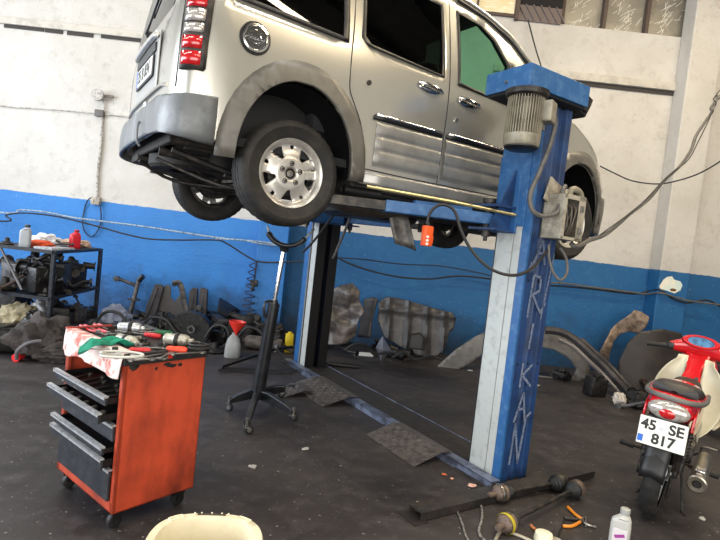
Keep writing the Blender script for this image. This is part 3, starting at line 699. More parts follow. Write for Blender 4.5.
b = MB(); b.box((mx_+.09, my_-.10, 2.43), (.11, .08, .13), Euler((0, 0, .4)), .012); b.box((mx_+.085, my_-.055, 2.35), (.10, .04, .04), Euler((0, 0, .4)), .006); b.build('terminal_box', motorg, mo, smooth=0)
# control box
b = MB()
bx0, bx1, by0, by1, bz0, bz1 = .10, .32, -.155, -.003, 1.67, 1.96
b.box2((bx0, by0, bz0), (bx0+.006, by1, bz1)); b.box2((bx1-.006, by0, bz0), (bx1, by1, bz1)); b.box2((bx0, by0, bz0), (bx1, by1, bz0+.006)); b.box2((bx0, by0, bz1-.006), (bx1, by1, bz1)); b.box2((bx0, by1-.006, bz0), (bx1, by1, bz1))
b.box2((bx0, by0-.004, bz0), (bx0+.03, by0, bz1)); b.box2((bx1-.07, by0-.004, bz0), (bx1, by0, bz1)); b.box2((bx0, by0-.004, bz0), (bx1, by0, bz0+.02)); b.box2((bx0, by0-.004, bz1-.03), (bx1, by0, bz1))
cbx = b.build('control_box', boxg, lift, smooth=0, bevel=.002)
b = MB(); b.box2((bx0+.03, by1-.05, bz0+.03), (bx1-.05, by1-.008, bz1-.03)); 
for i in range(3): b.box((bx0+.07+i*.045, by0+.06, bz0+.17), (.035, .06, .09), None, .004)
b.build('contactors', mat('contactor_dark', (40, 38, 36), .6), cbx, smooth=0)
b = MB(); random.seed(9)
for i in range(9):
    x_ = bx0+.05+i*.014; b.tube([(x_, by0+.05, bz1-.05), (x_+random.uniform(-.02, .02), by0+.015, bz0+.2), (x_+random.uniform(-.03, .03), by0+.02, bz0+.1), (x_+.01, by0+.05, bz0+.03)], .003, 5, 4)
b.build('control_wires', mat('wire_grey', (92, 84, 76), .5), cbx)
b = MB(); b.box2((bx1-.055, by0-.016, bz0+.05), (bx1-.03, by0-.003, bz0+.09), .003); b.build('box_hinge', steel, cbx, smooth=0)
b = MB(); b.box2((bx1-.055, by0-.016, bz0+.19), (bx1-.03, by0-.003, bz0+.23), .003); b.build('box_hinge', steel, cbx, smooth=0)
b = MB(); b.box((.18, -.02, 1.96), (.2, .012, .17), Euler((-.1, .4, 0)), .003); b.build('control_back_plate', boxg, lift, smooth=0)
b = MB(); b.tube([(.25, -.08, 1.955), (.25, -.08, 2.0), (.30, -.08, 2.015), (.36, -.08, 1.99), (.39, -.075, 1.9)], .02, 10, 4); b.cyl((.20, -.08, 1.955), (.20, -.08, 2.0), .018); b.build('conduit_elbow', motorg, lift)
# carriage near (wraps the post) with gusset
def carriage(y0, sy, z0_, z1_, vis):
    b = MB()
    b.box2((-.014, y0+sy*.05, z0_+.05), (-.004, y0+sy*.30, z1_+.29)); b.box2((.283, y0+sy*.05, z0_+.05), (.293, y0+sy*.30, z1_+.29)); b.box2((-.014, y0+sy*.288, z0_), (.293, y0+sy*.31, z1_)); b.box2((-.02, y0+sy*.11, z0_), (-.006, y0+sy*.30, z0_+.4)); b.box2((.285, y0+sy*.11, z0_), (.299, y0+sy*.30, z0_+.4))
    o = b.build('carriage', liftblue, lift, smooth=0, bevel=.003)
    b = MB(); 
    for xx, s_ in ((-.02, -1), (.297, 1)):
        b.prism([(0, z0_+.02), (0, z0_+.42), (s_*.19, z0_+.02)], -.006, .006, Matrix(((1, 0, 0, xx), (0, 0, 1, y0+sy*.16), (0, 1, 0, 0), (0, 0, 0, 1))))
    b.box2((-.20, y0+sy*.12, z0_+.005), (.48, y0+sy*.36, z0_+.02)); b.box2((-.20, y0+sy*.12, z0_+.16), (-.022, y0+sy*.36, z0_+.175)); b.box2((.30, y0+sy*.12, z0_+.16), (.48, y0+sy*.36, z0_+.175)); b.build('carriage_gusset', liftblue2, o, smooth=0)
    for xx in (-.14, .42):
        b = MB(); b.cyl((xx, y0+sy*.25, z0_-.04), (xx, y0+sy*.25, z0_+.21), .028); b.cyl((xx, y0+sy*.25, z0_-.07), (xx, y0+sy*.25, z0_-.04), .014); b.cyl((xx, y0+sy*.25, z0_+.19), (xx, y0+sy*.25, z0_+.215), .045); b.build('arm_pivot_pin', darksteel, o)
carriage(0, 1, 1.68, 2.2, 1); carriage(3.19, -1, 1.68, 2.2, 0)
def arm(px_, py_, qx, qy, zc):
    P_ = Vector((px_, py_, zc)); Q_ = Vector((qx, qy, zc)); d = Q_-P_; L_ = d.length; a = math.atan2(d.y, d.x)
    Mr = Matrix.Translation(P_) @ Matrix.Rotation(a, 4, 'Z')
    b = MB()
    r_ = bmesh.ops.create_cube(b.bm, size=1); b.xf(r_['verts'], Mr @ Matrix.Translation((L_*.30, 0, 0)) @ Matrix.Diagonal((L_*.64, .11, .075, 1)))
    o = b.build('lift_arm', liftblue, lift, smooth=0, bevel=.005)
    b = MB(); r_ = bmesh.ops.create_cube(b.bm, size=1); b.xf(r_['verts'], Mr @ Matrix.Translation((L_*.76, 0, 0)) @ Matrix.Diagonal((L_*.44, .085, .062, 1))); b.build('arm_extension', darksteel, o, smooth=0, bevel=.004)
    b = MB(); r_ = bmesh.ops.create_cube(b.bm, size=1); b.xf(r_['verts'], Mr @ Matrix.Translation((L_*.28, .0, .05)) @ Matrix.Diagonal((L_*.34, .06, .02, 1))); b.build('arm_top_plate', liftblue, o, smooth=0)
    b = MB(); b.cyl((qx, qy, zc-.06), (qx, qy, zc+.06), .03); b.cyl((qx, qy, zc+.06), (qx, qy, zc+.09), .065, .065, 24); b.build('lift_pad', rubberk, o)
arm(-.14, .25, -1.22, .68, 1.76); arm(.42, .25, .95, .68, 1.76); arm(-.14, 2.94, -1.1, 2.30, 1.76); arm(.42, 2.94, .95, 2.30, 1.76)
b = MB(); b.tube([(-1.02, .42, 1.85), (-.5, .25, 1.83), (-.03, .11, 1.80)], .011, 8, 2); b.build('arm_release_rod', mat('brass_rod', (176, 168, 130), .35, .8), lift)
# floor structure between posts
b = MB(); b.box2((-.02, .29, .02), (.31, 2.92, .035)); o = b.build('floor_cover_plate', plate_steel, lift, smooth=0)
b = MB(); b.box2((-.10, -.03, 0), (-.085, 3.3, .055)); b.box2((-.10, -.03, .045), (-.02, 3.25, .056)); b.box2((.31, .1, 0), (.32, 3.1, .04)); b.build('cover_side_rail', mat('blue_grey_steel', (122, 132, 156), .35, .4, (60, 60, 70), 8, .8), lift, smooth=0)
b = MB(); b.box2((-.12, -.04, .0), (.33, .30, .014)); b.build('base_plate', plate_steel, lift, smooth=0)
b = MB(); b.box2((-.12, 2.88, 0), (.36, 3.3, .014)); b.build('base_plate', plate_steel, lift, smooth=0)
b = MB(); b.box2((-.80, -.17, .006), (.82, -.163, .05)); b.box2((-.80, -.17, .046), (.82, -.055, .052)); b.box2((-.80, -.06, .006), (.82, -.055, .046)); b.box2((-.86, -.19, 0), (-.76, -.03, .006)); b.build('floor_crossbeam', plate_steel, lift, smooth=0)
dia = mat('chequer_plate', (104, 98, 96), .45, .4, (62, 57, 56), 20, .6)
def ramp(ya, yb, xo, xi, h):
    b = MB()
    for (x0_, z0_, x1_, z1_) in ((xo, .004, xi, h), (xi, h, xi+.10, h-.01)):
        v = [b.bm.verts.new(p_) for p_ in ((x0_, ya, z0_), (x1_, ya, z1_), (x1_, yb, z1_), (x0_, yb, z0_))]; b.bm.faces.new(v)
    na = int((yb-ya)/.045); nb_ = 6
    sl = math.atan2(h-.004, xi-xo)
    for i in range(na):
        for j in range(nb_):
            t = (j+.5)/nb_; b.box((xo+(xi-xo)*t, ya+.02+i*.045, .004+(h-.004)*t+.003), (.046, .013, .009), Euler((0, -sl, (.8 if (i+j) % 2 else -.8))))
    o = b.build('ramp_plate', dia, lift, smooth=0, solid=.004); return o
ramp(.42, 1.03, -.38, -.13, .075); ramp(1.72, 2.42, -.40, -.12, .075); ramp(2.05, 2.32, -.62, -.42, .05)
# painted letters on the outer post face, top to bottom
strokes = {
 'A': [[(0, 0), (.5, 1), (.85, 0)], [(.2, .42), (.72, .45)]],
 'R': [[(.0, -.1), (.12, 1), (.7, .95), (.75, .6), (.2, .48), (1.0, 0), (1.3, .25)]],
 'I': [[(.45, 0), (.55, 1)]],
 'K': [[(.1, 0), (.15, 1)], [(.9, .95), (.2, .5), (.95, 0)]],
 'N': [[(.05, 0), (.15, 1), (.7, 0), (.95, 1.15), (1.25, 1.25)]]}
zs = [(1.50, 'A', .155), (1.17, 'R', .25), (.93, 'I', .16), (.67, 'K', .15), (.43, 'A', .19), (.14, 'N', .27)]
for z_, ch, h_ in zs:
    letters = MB()
    for st_ in strokes[ch]:
        P_ = catmull([Vector((.075+x*.125, -.0035, z_+y*h_)) for x, y in st_], 1)
        for a_, b_ in zip(P_, P_[1:]):
            d = b_-a_; letters.box((a_+b_)/2, (d.length+.014, .0025, .017), Euler((0, -math.atan2(d.z, d.x), 0)))
    letters.build('painted_letter', chalk, near, smooth=0)
letters = MB()
for (x_, z_) in ((.05, 1.47), (.07, 1.48)):
    letters.box((x_, -.0035, z_), (.012, .0025, .07)); letters.box((x_+.01, -.0035, z_), (.06, .0025, .012))
letters.build('painted_mark', chalk, near, smooth=0)
letters = MB(); letters.box((.24, -.0035, 1.35), (.012, .0025, .45), Euler((0, .12, 0))); letters.build('painted_line', chalk, near, smooth=0)
# grey hanging bracket below the sill and hanging orange pendant
# ------------------------------------------------------------------ tool trolley
orange = mat('scuffed_orange_paint', (184, 70, 42), .45, 0, (98, 38, 26), 5, .85, bump=.05, stretch=(1, 1, .5), thr=(.42, .7))
drawerm = mat('drawer_dark_grey', (34, 36, 41), .5, .2, (60, 62, 68), 20, .5)
alu = mat('aluminium_edge', (196, 198, 202), .35, .5, (120, 122, 126), 30, .4)
greasy = mat('greasy_black_mat', (22, 22, 23), .55, 0, (50, 48, 46), 20, .5)
cart = thing('tool_trolley', (-1.036, 2.384, 0), R(51.5), 'orange rolling tool trolley with half-open grey drawers', 'tool cart')
CW, CDp, Z1_, Z2_ = .635, .44, .10, .86
def cwp(x, y, z): return Matrix.Translation((-1.036, 2.384, 0)) @ Matrix.Rotation(R(51.5), 4, 'Z') @ Vector((x, y, z))
b = MB(); b.box2((0, 0, Z1_), (CDp, .012, Z2_-.0)); b.box2((0, CW-.012, Z1_), (CDp, CW, Z2_)); b.box2((CDp-.012, 0, Z1_), (CDp, CW, Z2_)); b.box2((0, 0, Z1_), (CDp, CW, Z1_+.012))
b.box2((0, 0, Z1_), (.02, .035, Z2_)); b.box2((0, CW-.035, Z1_), (.02, CW, Z2_)); b.box2((0, 0, Z1_), (.02, CW, Z1_+.055)); b.build('cabinet_body', orange, cart, smooth=0, bevel=.004)
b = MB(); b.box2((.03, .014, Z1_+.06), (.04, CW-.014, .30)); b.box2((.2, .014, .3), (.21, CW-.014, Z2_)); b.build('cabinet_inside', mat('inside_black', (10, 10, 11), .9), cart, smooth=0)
b = MB(); b.box2((-.01, -.01, Z2_-.045), (CDp+.01, .012, Z2_+.012)); b.box2((CDp-.012, -.01, Z2_-.035), (CDp+.01, CW+.01, Z2_+.012)); b.box2((-.01, CW-.012, Z2_-.02), (CDp+.01, CW+.01, Z2_+.012)); b.box2((0, 0, Z2_-.02), (CDp, CW, Z2_-.006)); b.build('top_tray', greasy, cart, smooth=0, bevel=.004)
b = MB(); b.box2((-.008, CW*.2, Z2_-.012), (.012, CW+.008, Z2_+.012), .003); b.box2((-.008, CW-.008, Z2_-.012), (CDp*.55, CW+.012, Z2_+.02), .003); b.build('tray_edge', mat('red_edge', (168, 52, 40), .5, 0, (80, 30, 26), 20, .6), cart, smooth=0)
b = MB(); b.box2((.21, -.014, Z2_-.03), (.235, -.008, Z2_+.01), .002); b.build('tray_clip', mat('red_plastic', (190, 40, 34), .4), cart, smooth=0)
b = MB(); b.blob((.045, -.001, .815), (.024, .002, .026), 3, .3, 3); b.build('paint_chip_mark', darksteel, cart)
b = MB()
for (x, z, w_) in ((.22, .80, .02), (.245, .79, .026), (.29, .79, .012), (.16, .785, .006)): b.blob((x, -.0005, z), (w_, .0015, .009), 3, .4, 3, 2)
b.build('grease_smears', mat('grease', (26, 20, 18), .6), cart)['kind'] = 'stuff'
def apron(u, v):
    y = .002+CW*.99*u; dz = .105+.006*math.sin(u*9)+.004*math.sin(u*23+1)+.015*u*0
    x = -.014-.012*math.sin(u*17)*v-.014*v; z = Z2_+.004-dz*v
    if v < .25: x = .05-.064*(v/.25); z = Z2_+.012-.004*v
    return Vector((x, y, z))
b = MB(); b.grid(apron, 60, 14); b.build('apron_cloth', mat('pinkish_white_cloth', (226, 206, 202), .85, 0, (196, 96, 84), 12, .9, thr=(.5, .6), bump=.2), cart, solid=.003)
def drawer(zt, hh, pull, depth=.36):
    x0_ = -pull
    b = MB(); b.box2((x0_-.012, .034, zt-hh), (x0_, CW-.034, zt-.012)); o = b.build('drawer', drawerm, cart, smooth=0, bevel=.002)
    b = MB(); b.box2((x0_-.020, .030, zt-.012), (x0_+.002, CW-.03, zt-.004)); b.box2((x0_-.020, .030, zt-.020), (x0_-.017, CW-.03, zt-.004)); b.build('drawer_handle', alu, o, smooth=0, bevel=.001)
    if pull > .02:
        b = MB(); b.box2((x0_, .045, zt-hh+.004), (x0_+depth, .05, zt-.02)); b.box2((x0_, CW-.05, zt-hh+.004), (x0_+depth, CW-.045, zt-.02)); b.box2((x0_, .045, zt-hh+.002), (x0_+depth, CW-.045, zt-hh+.006)); b.build('drawer_tray', blackm, o, smooth=0)
    return o
drawer(.675, .05, .05); drawer(.60, .055, .075); drawer(.53, .085, .0); drawer(.435, .045, .045); drawer(.38, .06, .045); drawer(.315, .16, .002)
for (x, y) in ((.05, .06), (.05, CW-.06), (CDp-.05, .06), (CDp-.05, CW-.06)):
    b = MB(); b.box((x, y, .092), (.07, .07, .012), None, .003); b.prism([(-.028, .0), (.028, 0), (.012, -.055), (-.02, -.055)], -.024, -.019, Matrix(((1, 0, 0, x), (0, 0, 1, y), (0, 1, 0, .088), (0, 0, 0, 1)))); b.prism([(-.028, .0), (.028, 0), (.012, -.055), (-.02, -.055)], .019, .024, Matrix(((1, 0, 0, x), (0, 0, 1, y), (0, 1, 0, .088), (0, 0, 0, 1))))
    o = b.build('caster', blackm, cart, smooth=0)
    b = MB(); b.lathe([(0, -.015), (.022, -.017), (.034, -.013), (.036, 0), (.034, .013), (.022, .017), (0, .015)], Matrix.Translation((x-.004, y, .036)) @ Matrix.Rotation(PI/2, 4, 'X'), 24); b.cyl((x-.004, y-.026, .036), (x-.004, y+.026, .036), .008); b.build('caster_wheel', rubberk, o)
# things in the drawers
def place(o, loc, rz=0): o.location = loc; o.rotation_euler = (0, 0, rz); return o
def spanner(loc, rz, L_, label, group, tilt=0):
    b = MB(); b.box((0, 0, .004), (L_*.8, .012, .006), None, .002)
    b.lathe([(.009, 0), (.017, 0), (.017, .007), (.009, .007)], Matrix.Translation((L_*.45, 0, 0)), 16, True)
    b.prism([(-L_*.38, -.009), (-L_*.44, -.018), (-L_*.52, -.014), (-L_*.47, -.004), (-L_*.47, .004), (-L_*.52, .014), (-L_*.44, .018), (-L_*.38, .009)], 0, .007)
    o = b.build('spanner', steel, None, smooth=30); place(o, loc, rz); o.rotation_euler = (0, tilt, rz)
    return tag(o, label, 'spanner', group)
random.seed(21)
for i in range(7):
    y = .06+i*.075
    spanner(cwp(.02+.03*(i % 2), y, .631), R(51.5)+.1*i-.2, .13+.008*i, 'steel spanner lying in the topmost pulled-out drawer', 'spanners in the top open drawer')
for i in range(6):
    y = .08+i*.085; b = MB(); b.lathe([(0, 0), (.014, 0), (.015, .002), (.015, .034), (.012, .036), (.0085, .036), (.008, .02), (0, .02)], None, 16); o = b.build('socket', steel)
    place(o, cwp(-.045, y, .552)); tag(o, 'chrome socket standing in the second pulled-out drawer', 'socket', 'sockets in the second open drawer')
# things on the trolley top
ZT_ = Z2_+.0
def on_top(px, py, z=.87): return G(px, py, z)
def air_tool(px, py, az, label, body_m, grip_m, s=1):
    p = on_top(px, py); t = thing('air_grinder', (p.x, p.y, Z2_-.006), az, label, 'air tool', None)
    b = MB(); b.lathe([(0, -.07), (.018, -.07), (.026, -.06), (.027, -.02), (.030, -.015), (.030, .03), (.024, .05), (.014, .056), (.014, .075), (0, .078)], Matrix.Translation((0, 0, .03*s)) @ Matrix.Rotation(PI/2, 4, 'Y') @ Matrix.Diagonal((s, s, s, 1)), 28); bo = b.build('tool_body', body_m, t)
    b = MB(); b.lathe([(.031, -.012), (.033, -.008), (.033, .006), (.031, .01)], Matrix.Translation((0, 0, .03*s)) @ Matrix.Rotation(PI/2, 4, 'Y') @ Matrix.Diagonal((s, s, s, 1)), 28); b.build('collar_ring', darksteel, t)
    b = MB(); b.cyl((.07*s, 0, .03*s), (.11*s, 0, .03*s), .007, .007, 6); b.build('tool_spindle', steel, t)
    b = MB(); b.cyl((-.03*s, .02, .03), (-.05*s, .11*s, .022), .017, .014, 16); b.build('tool_grip', grip_m, t)
    return t
redh = mat('red_handle', (196, 38, 44), .35); orh = mat('orange_handle', (226, 66, 34), .4); grh = mat('green_handle', (26, 96, 60), .4); whm = mat('off_white_metal', (182, 178, 166), .4, .3, (90, 84, 74), 14, .8)
air_tool(131, 330, .15, 'silver air grinder with rounded body at the back edge of the orange trolley', alu, blackm)
air_tool(127, 344, -.5, 'silver air grinder pointing at the viewer beside the green rag', whm, whm, 1.05)
air_tool(178, 343, -.1, 'cream bodied air grinder behind the orange handle on the trolley', whm, blackm, 1.1)
def screwdriver(px, py, az, hm, label, L_=.22, r_=.014):
    p = on_top(px, py); t = thing('screwdriver', (p.x, p.y, Z2_-.006), az, label, 'screwdriver')
    b = MB(); b.lathe([(0, -.055), (r_*.7, -.053), (r_, -.04), (r_, -.005), (r_*.8, .01), (r_*.95, .03), (r_*.6, .045), (0, .05)], Matrix.Translation((0, 0, r_+.001)) @ Matrix.Rotation(PI/2, 4, 'Y'), 16); b.build('handle', hm, t)
    b = MB(); b.cyl((.045, 0, r_+.001), (L_, 0, r_*.7), .004); b.build('shaft', steel, t); return t
screwdriver(152, 335, 3.0, redh, 'screwdriver with a red handle between the two silver air grinders')
screwdriver(139, 350, 3.4, redh, 'screwdriver with a pinkish red handle right of the green rag')
screwdriver(176, 350, 3.2, orh, 'screwdriver with a thick orange handle near the trolley front edge', .2, .018)
screwdriver(163, 333, 3.3, grh, 'screwdriver with a dark green handle at the back of the trolley top', .2, .016)
for i, (px, py, az) in enumerate([(92, 328, 2.5), (98, 331, 2.55), (104, 327, 2.4), (108, 332, 2.6)]):
    p = on_top(px, py); t = thing('pliers', (p.x, p.y, Z2_-.005), az, ['pliers with red grips, nearest the trolley left corner', 'pliers with red grips, second from the trolley left corner', 'pliers with red grips, third from the trolley left corner', 'pliers with red grips, closest to the green rag'][i], 'pliers', 'red grip pliers in a row')
    for s_ in (-1, 1):
        b = MB(); b.tube([(0, 0, .01), (.04, s_*.014, .01), (.11, s_*.012, .01)], .007, 8, 4); b.build('grip', redh, t)
    b = MB(); b.cyl((0, 0, .002), (0, 0, .018), .013); b.prism([(0, -.01), (-.05, -.003), (-.05, .003), (0, .01)], .005, .014); b.build('jaw', steel, t)
# green rag draped over the front
p = on_top(107, 345)
def rag(u, v):
    x = (u-.5)*.24; y = (v-.5)*.10
    z = .018+.022*abs(math.sin(u*8+v*3))*(1-.5*abs(v-.5))+.012*math.sin(v*14+u*5)
    return Vector((x, y-.02*math.sin(u*6), max(.004, z)-(.05*smoothstep(.75, 1, u))))
b = MB(); b.grid(rag, 40, 22); o = b.build('rag', mat('green_cloth', (20, 132, 104), .85, 0, (10, 84, 70), 20, .7, bump=.3), None, solid=.003); place(o, (p.x, p.y, Z2_), 3.55); tag(o, 'crumpled green cloth rag on the orange trolley top', 'rag')
# coil of white air line and odd parts
p = on_top(122, 356); b = MB(); b.tube([(.06*math.cos(a*.52)*1.5, .04*math.sin(a*.52), .008+.0012*a) for a in range(20)], .006, 8, 3); o = b.build('air_line', mat('pale_hose', (190, 190, 184), .4)); place(o, (p.x, p.y, Z2_-.005), .3); tag(o, 'pale coiled thin air line at the near corner of the trolley', 'hose')
p = on_top(200, 348); b = MB(); b.tube([(.055*math.cos(a*.5), .05*math.sin(a*.5), .008+.0014*a) for a in range(26)], .006, 8, 3); o = b.build('air_line', cablek); place(o, (p.x, p.y, Z2_-.005), .3); tag(o, 'black coiled hose at the right end of the trolley top', 'hose')
for i, (px, py, az) in enumerate([(148, 357, .1), (157, 353, .5), (135, 357, -.3), (167, 354, .9), (118, 333, .4), (188, 353, .1)]):
    p = on_top(px, py); spanner((p.x, p.y, Z2_-.004+.002*i), az+.6, .17, ['steel spanner flat on the trolley, nearest the front rim', 'steel spanner pointing to the cream air grinder', 'steel spanner beside the pale air line', 'steel spanner under the orange handle', 'steel spanner left of the back air grinder', 'steel spanner by the black coiled hose'][i], None)
for i, (px, py, s_, m_) in enumerate([(144, 341, .03, darksteel), (160, 345, .026, greasy), (115, 350, .03, darksteel), (168, 341, .02, whm)]):
    p = on_top(px, py); b = MB(); b.lathe([(0, 0), (s_, 0), (s_*1.1, .006), (s_*.9, .012), (s_*.5, .014), (s_*.45, .03), (0, .03)], None, 20); o = b.build('bearing_hub', m_); place(o, (p.x, p.y, Z2_-.006)); tag(o, ['dark round hub among the tools, behind the red screwdriver', 'black round hub in the middle of the trolley top', 'dark round hub in front of the green rag', 'small pale round hub beside the cream air grinder'][i], 'car part')

# ------------------------------------------------------------------ cream laundry basket in the foreground
cream = mat('cream_plastic', (216, 208, 182), .4, 0, (200, 188, 156), 6, .5)
tub = thing('plastic_basket', (-.475, 1.925, 0), .15, 'cream plastic basket at the bottom edge near the trolley', 'basket')
def sq(a, rx, ry, e=2.7): c_, s_ = math.cos(a), math.sin(a); return rx*math.copysign(abs(c_)**(2/e), c_), ry*math.copysign(abs(s_)**(2/e), s_)
def tubf(u, v):
    prof = [(.86, .004), (.90, .02), (.955, .15), (.985, .29), (1.0, .30), (1.13, .302), (1.15, .296), (1.15, .280)]
    k = v*(len(prof)-1); i = min(int(k), len(prof)-2); t = k-i; r_ = prof[i][0]+(prof[i+1][0]-prof[i][0])*t; z = prof[i][1]+(prof[i+1][1]-prof[i][1])*t
    x, y = sq(2*PI*u, .19*r_, .185*r_); return Vector((x, y, z))
b = MB(); b.grid(tubf, 72, 8, True); bb = b.build('basket_wall', cream, tub, 60, solid=.004)
b = MB(); b.grid(lambda u, v: Vector((*sq(2*PI*u, .163*v+.001, .16*v+.001), .006)), 48, 4, True); b.build('basket_floor', cream, tub)
b = MB()
for a in (.95, 2.2, -.95, -2.2):
    for s_ in (-1, 1):
        aa = a+s_*.16; x, y = sq(aa, .195, .19); x2, y2 = sq(aa, .213, .208); b.tube([(x, y, .304), (x2, y2, .304)], .004, 6)
    b.tube([(*sq(a-.16+.32*t/8, .213, .208), .304) for t in range(9)], .004, 6); b.tube([(*sq(a-.16+.32*t/8, .194, .189), .304) for t in range(9)], .004, 6)
b.build('rim_moulding', cream, tub)
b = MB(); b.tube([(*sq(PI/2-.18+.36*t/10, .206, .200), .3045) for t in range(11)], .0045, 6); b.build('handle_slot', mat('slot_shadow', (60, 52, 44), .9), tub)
for k in range(5):
    b = MB(); b.tube([(*sq(PI/2-.22+.44*k/4, .203, .197), .303), (*sq(PI/2-.22+.44*k/4, .214, .209), .307)], .004, 6); b.build('grip_rib', cream, tub)

# ------------------------------------------------------------------ under-car transmission jack
jk = thing('gearbox_jack', (-.75, 4.36, 0), 0, 'tall black gearbox jack on caster legs under the rear wheel', 'jack')
jb = mat('jack_black_paint', (24, 26, 30), .3, .1, (60, 62, 66), 14, .3)
b = MB(); b.cyl((0, 0, .10), (.06, 0, .92), .058, .050, 28); b.cyl((.06, 0, .92), (.062, 0, .95), .036, .03, 28); b.build('jack_cylinder', jb, jk)
b = MB(); b.cyl((.06, 0, .94), (.10, 0, 1.40), .019, .019, 24); b.build('lift_rod', chrome, jk)
b = MB(); b.tube([(0, -.04, .80), (-.01, -.05, .88), (0, -.04, .93), (.05, -.03, .94)], .012, 8, 4); b.build('rod_collar_guard', jb, jk)
b = MB()
def yoke(u, v):
    a = -1.2+2.3*u; return Vector((.115+.17*math.sin(a), (v-.5)*.12, 1.56-.17*math.cos(a)*.85))
b.grid(yoke, 20, 4); y_ = b.build('saddle', jb, jk, solid=.035)
b = MB(); b.cyl((.10, 0, 1.36), (.10, 0, 1.41), .03, .05); b.build('saddle_seat', jb, y_)
b = MB(); b.tube([(-.04, 0, 1.50), (-.06, .0, 1.56)], .01); b.tube([(.27, 0, 1.50), (.29, 0, 1.53), (.33, .03, 1.58)], .009); b.build('saddle_hook', steel, y_)
b = MB(); b.tube([(-.08, -.05, .76), (-.03, -.06, .74), (.01, -.03, .75)], .007, 6, 3); b.build('release_lever', steel, jk)
for i, (tx, ty) in enumerate([(-.21, -.10), (.04, -.56), (.34, -.20), (.17, .38)]):
    d = Vector((tx, ty, 0)); L_ = d.length; d.normalize(); n_ = Vector((-d.y, d.x, 0))
    b = MB()
    pts = [(0, .17), (.3, .175), (.75, .135), (1.0, .10)]; lo = [(1.0, .065), (.75, .075), (.3, .095), (0, .10)]
    poly = [(t*L_, z) for t, z in pts]+[(t*L_, z) for t, z in lo]
    M = Matrix(((d.x, 0, n_.x, 0), (d.y, 0, n_.y, 0), (0, 1, 0, 0), (0, 0, 0, 1)))
    b.prism(poly, -.022, .022, M); o = b.build('leg', jb, jk, smooth=0, bevel=.004)
    b = MB(); b.cyl(d*L_+Vector((0, 0, .06)), d*L_+Vector((0, 0, .12)), .012); b.box(d*L_+n_*.0+Vector((0, 0, .055)), (.05, .05, .01), Euler((0, 0, math.atan2(d.y, d.x)))); b.build('caster_bracket', steel, o)
    c_ = d*L_+n_*.02; b = MB(); b.lathe([(0, -.012), (.02, -.014), (.034, -.01), (.036, 0), (.034, .01), (.02, .014), (0, .012)], Matrix.Translation((c_.x, c_.y, .036)) @ Matrix.Rotation(PI/2, 4, 'X') @ Matrix.Rotation(.5 if i % 2 else -.6, 4, 'Y'), 24); b.build('caster_wheel', rubberk, o)
    b = MB(); b.lathe([(0, -.0165), (.018, -.0155), (.018, .0155), (0, .0165)], Matrix.Translation((c_.x, c_.y, .036)) @ Matrix.Rotation(PI/2, 4, 'X') @ Matrix.Rotation(.5 if i % 2 else -.6, 4, 'Y'), 20); b.build('caster_disc', steel, o)
b = MB(); b.tube([(.0, -.03, .16), (.10, .06, .19), (.22, .10, .20)], .012, 8, 3); b.box((.25, .11, .205), (.09, .04, .012), Euler((0, 0, .4)), .003); b.build('foot_pedal', jb, jk)

# ------------------------------------------------------------------ parts on the floor in front
rustb = mat('rusty_brown_metal', (112, 96, 86), .6, .4, (48, 38, 34), 22, .8, bump=.1)
def shaft(pa, pb, label, yellow=False):
    A = G(*pa); B = G(*pb); d = (B-A); L_ = d.length; az = math.atan2(d.y, d.x)
    t = thing('drive_shaft', (A.x, A.y, 0), az, label, 'drive shaft', 'drive shafts by the front crossbeam')
    Ry = Matrix.Rotation(PI/2, 4, 'Y') @ Matrix.Diagonal((1.22, 1.22, 1, 1)); zc = .056
    Mx = lambda x: Matrix.Translation((x, 0, zc)) @ Ry
    b = MB(); b.cyl((.1, 0, zc), (L_-.08, 0, zc), .013); b.build('shaft_bar', darksteel, t)
    b = MB(); b.lathe([(0, 0), (.014, 0), (.014, .05), (.03, .055), (.042, .07), (.044, .12), (.035, .125)], Mx(0), 28); b.build('outer_joint', rustb, t)
    b = MB(); b.lathe([(.040, .12), (.043, .13), (.034, .14), (.038, .15), (.028, .16), (.031, .17), (.02, .18), (.022, .19), (.012, .195)], Mx(0), 28); b.build('rubber_boot', rubberk, t)
    b = MB(); b.lathe([(.012, 0), (.024, .005), (.02, .015), (.034, .025), (.03, .035), (.042, .045), (.044, .06)], Mx(L_-.16), 28); b.build('rubber_boot', rubberk, t)
    b = MB(); b.lathe([(.043, .06), (.045, .065), (.043, .115), (.02, .12), (.014, .125), (.014, .16), (0, .16)], Mx(L_-.16), 28); b.build('inner_joint', rustb if yellow else darksteel, t)
    b = MB(); b.lathe([(.0455, .07), (.047, .075), (.047, .09), (.0455, .095)], Mx(0), 28); b.build('clamp_band', steel if not yellow else mat('yellow_band', (176, 160, 40), .5), t)
    return t
shaft((488, 504), (566, 489), 'drive shaft with dark boots lying against the base crossbeam of the near lift post')
shaft((496, 538), (580, 494), 'drive shaft lying nearest the camera, with a yellow band on its rusty joint', True)
